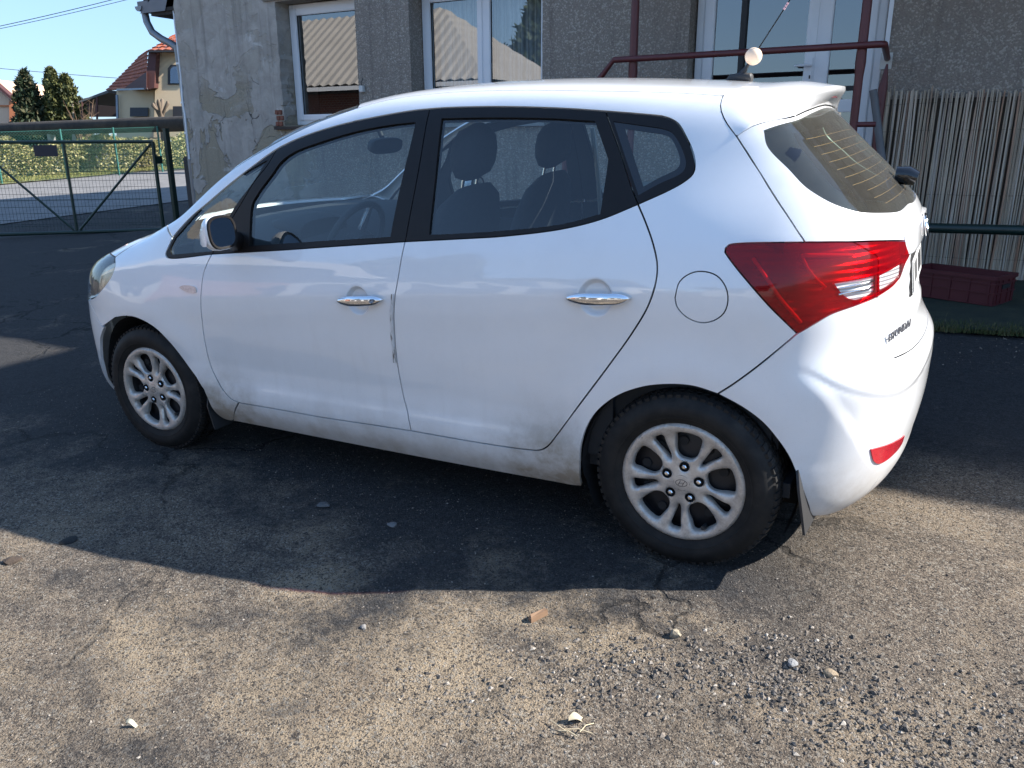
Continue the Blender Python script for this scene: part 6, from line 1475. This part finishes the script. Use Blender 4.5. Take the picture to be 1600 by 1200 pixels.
def leafob(name, label, xy, L_, w, col, rz, cat='leaf'):
    v = []; 
    for t in np.linspace(0, 1, 9): ww = w*math.sin(math.pi*min(1, t*.97+.02))**.7; v += [(L_*(t-.5), -ww, .010*math.sin(t*5)+.006), (L_*(t-.5), 0, .003+.008*math.sin(t*5)), (L_*(t-.5), ww, .012*math.sin(t*4+.5)+.008)]
    o = mesh(name, v, [(3*i+k, 3*i+k+1, 3*i+k+4, 3*i+k+3) for i in range(8) for k in (0, 1)], simple(name+'_mat', col, .8, var=.2, scale=40), smooth=True); o.location = (xy[0], xy[1], gz1(*xy)+.002); o.rotation_euler = (.1, .05, rz); return tag(o, label, cat)
leafob('dry_leaf', 'pale curled leaf on the sunlit ground at the lower left', (1.579, -2.234), .034, .006, (.46, .43, .33), .45)
leafob('dry_leaf', 'ragged straw coloured leaf at the bottom centre', (2.61, -1.70), .05, .012, (.42, .36, .25), .8)
for i, (dx, dy, a, l) in enumerate(((.02, -.03, .3, .07), (-.03, -.035, 2.8, .06), (.035, -.01, 1.2, .05), (0, -.05, .1, .05))):
    o = MB().tube([(-l/2, 0, .004), (0, .004, .008), (l/2, 0, .003)], .0014, 5).build('straw', simple('straw', (.55, .45, .29), .8), None); o.location = (2.61+dx, -1.71+dy, gz1(2.61+dx, -1.71+dy)+.003); o.rotation_euler = (0, 0, a); tag(o, ('longest dry straw beside the ragged leaf', 'straw lying left of the ragged leaf', 'straw lying right of the ragged leaf', 'straw nearest the camera below the ragged leaf')[i], 'straw', 'straws beside the ragged leaf')
# gravel: loose chips as one mass, thicker in the patches
GRAV = Mat('gravel_chips'); _g = GRAV.n('NewGeometry').outputs['Random Per Island']
GRAV.p(Base_Color=GRAV.ramp(_g, [(0, (.04, .036, .034)), (.3, (.085, .073, .062)), (.6, (.15, .125, .10)), (.9, (.22, .185, .15)), (1, (.36, .32, .27))]), Roughness=.9, Normal=GRAV.bump(GRAV.noise(250, 3), .4, .003)); GRAV = GRAV.m
def gravel(name, n, fn, smin, smax):
    base = np.array([(1, 0, 0), (-1, 0, 0), (0, 1, 0), (0, -1, 0), (0, 0, 1), (.0, 0, -1)], float)
    fcs = np.array([(0, 2, 4), (2, 1, 4), (1, 3, 4), (3, 0, 4), (2, 0, 5), (1, 2, 5), (3, 1, 5), (0, 3, 5)])
    xy = fn(n); n = len(xy); s = smin+(smax-smin)*rng.random(n)**3.0
    z = ground_z(xy[:, 0], xy[:, 1])+lumps(xy[:, 0], xy[:, 1])
    sc = s[:, None, None]*rng.uniform(.6, 1.35, (n, 6, 1))*np.array([1, .85, .6]); a = rng.uniform(0, 6.283, n); ca, sa = np.cos(a)[:, None], np.sin(a)[:, None]
    V = base[None]*sc+rng.normal(0, .12, (n, 6, 3))*s[:, None, None]
    X = V[..., 0]*ca-V[..., 1]*sa; Y = V[..., 0]*sa+V[..., 1]*ca; V = np.stack([X+xy[:, :1], Y+xy[:, 1:], V[..., 2]+(z+s*.12)[:, None]], -1).reshape(-1, 3)
    F2 = (fcs[None]+6*np.arange(n)[:, None, None]).reshape(-1, 3)
    tag(mesh(name, V, F2, GRAV), kind='stuff')
def dist_near(n):
    xy = np.stack([rng.uniform(-1.6, 5.2, n*3), -3.1+3.5*rng.random(n*3)**1.1], 1)
    w = .45+.55*np.clip(vnoise(xy[:, 0], xy[:, 1], .9, 5)*2.2+.4, 0, 1)
    return xy[rng.random(len(xy)) < w*.6][:n]
gravel('gravel', 62000, dist_near, .0013, .0046)
def dist_patch(n):
    c = np.array([(3.05, -1.30), (3.35, -1.45), (3.55, -1.65), (2.75, -1.42), (2.5, -1.55), (3.1, -1.15), (2.3, -1.75), (3.6, -1.2)]); s = np.array([.13, .16, .12, .12, .10, .07, .10, .15])
    k = rng.choice(len(c), n, p=[.2, .22, .2, .12, .08, .06, .05, .07]); return c[k]+rng.normal(0, 1, (n, 2))*s[k][:, None]*np.array([1.25, .75])
gravel('gravel', 6500, dist_patch, .002, .010)
def dist_back(n): return np.stack([rng.uniform(3.1, 5.5, n), rng.uniform(1.9, 2.75, n)], 1)
gravel('gravel', 500, dist_back, .003, .012)
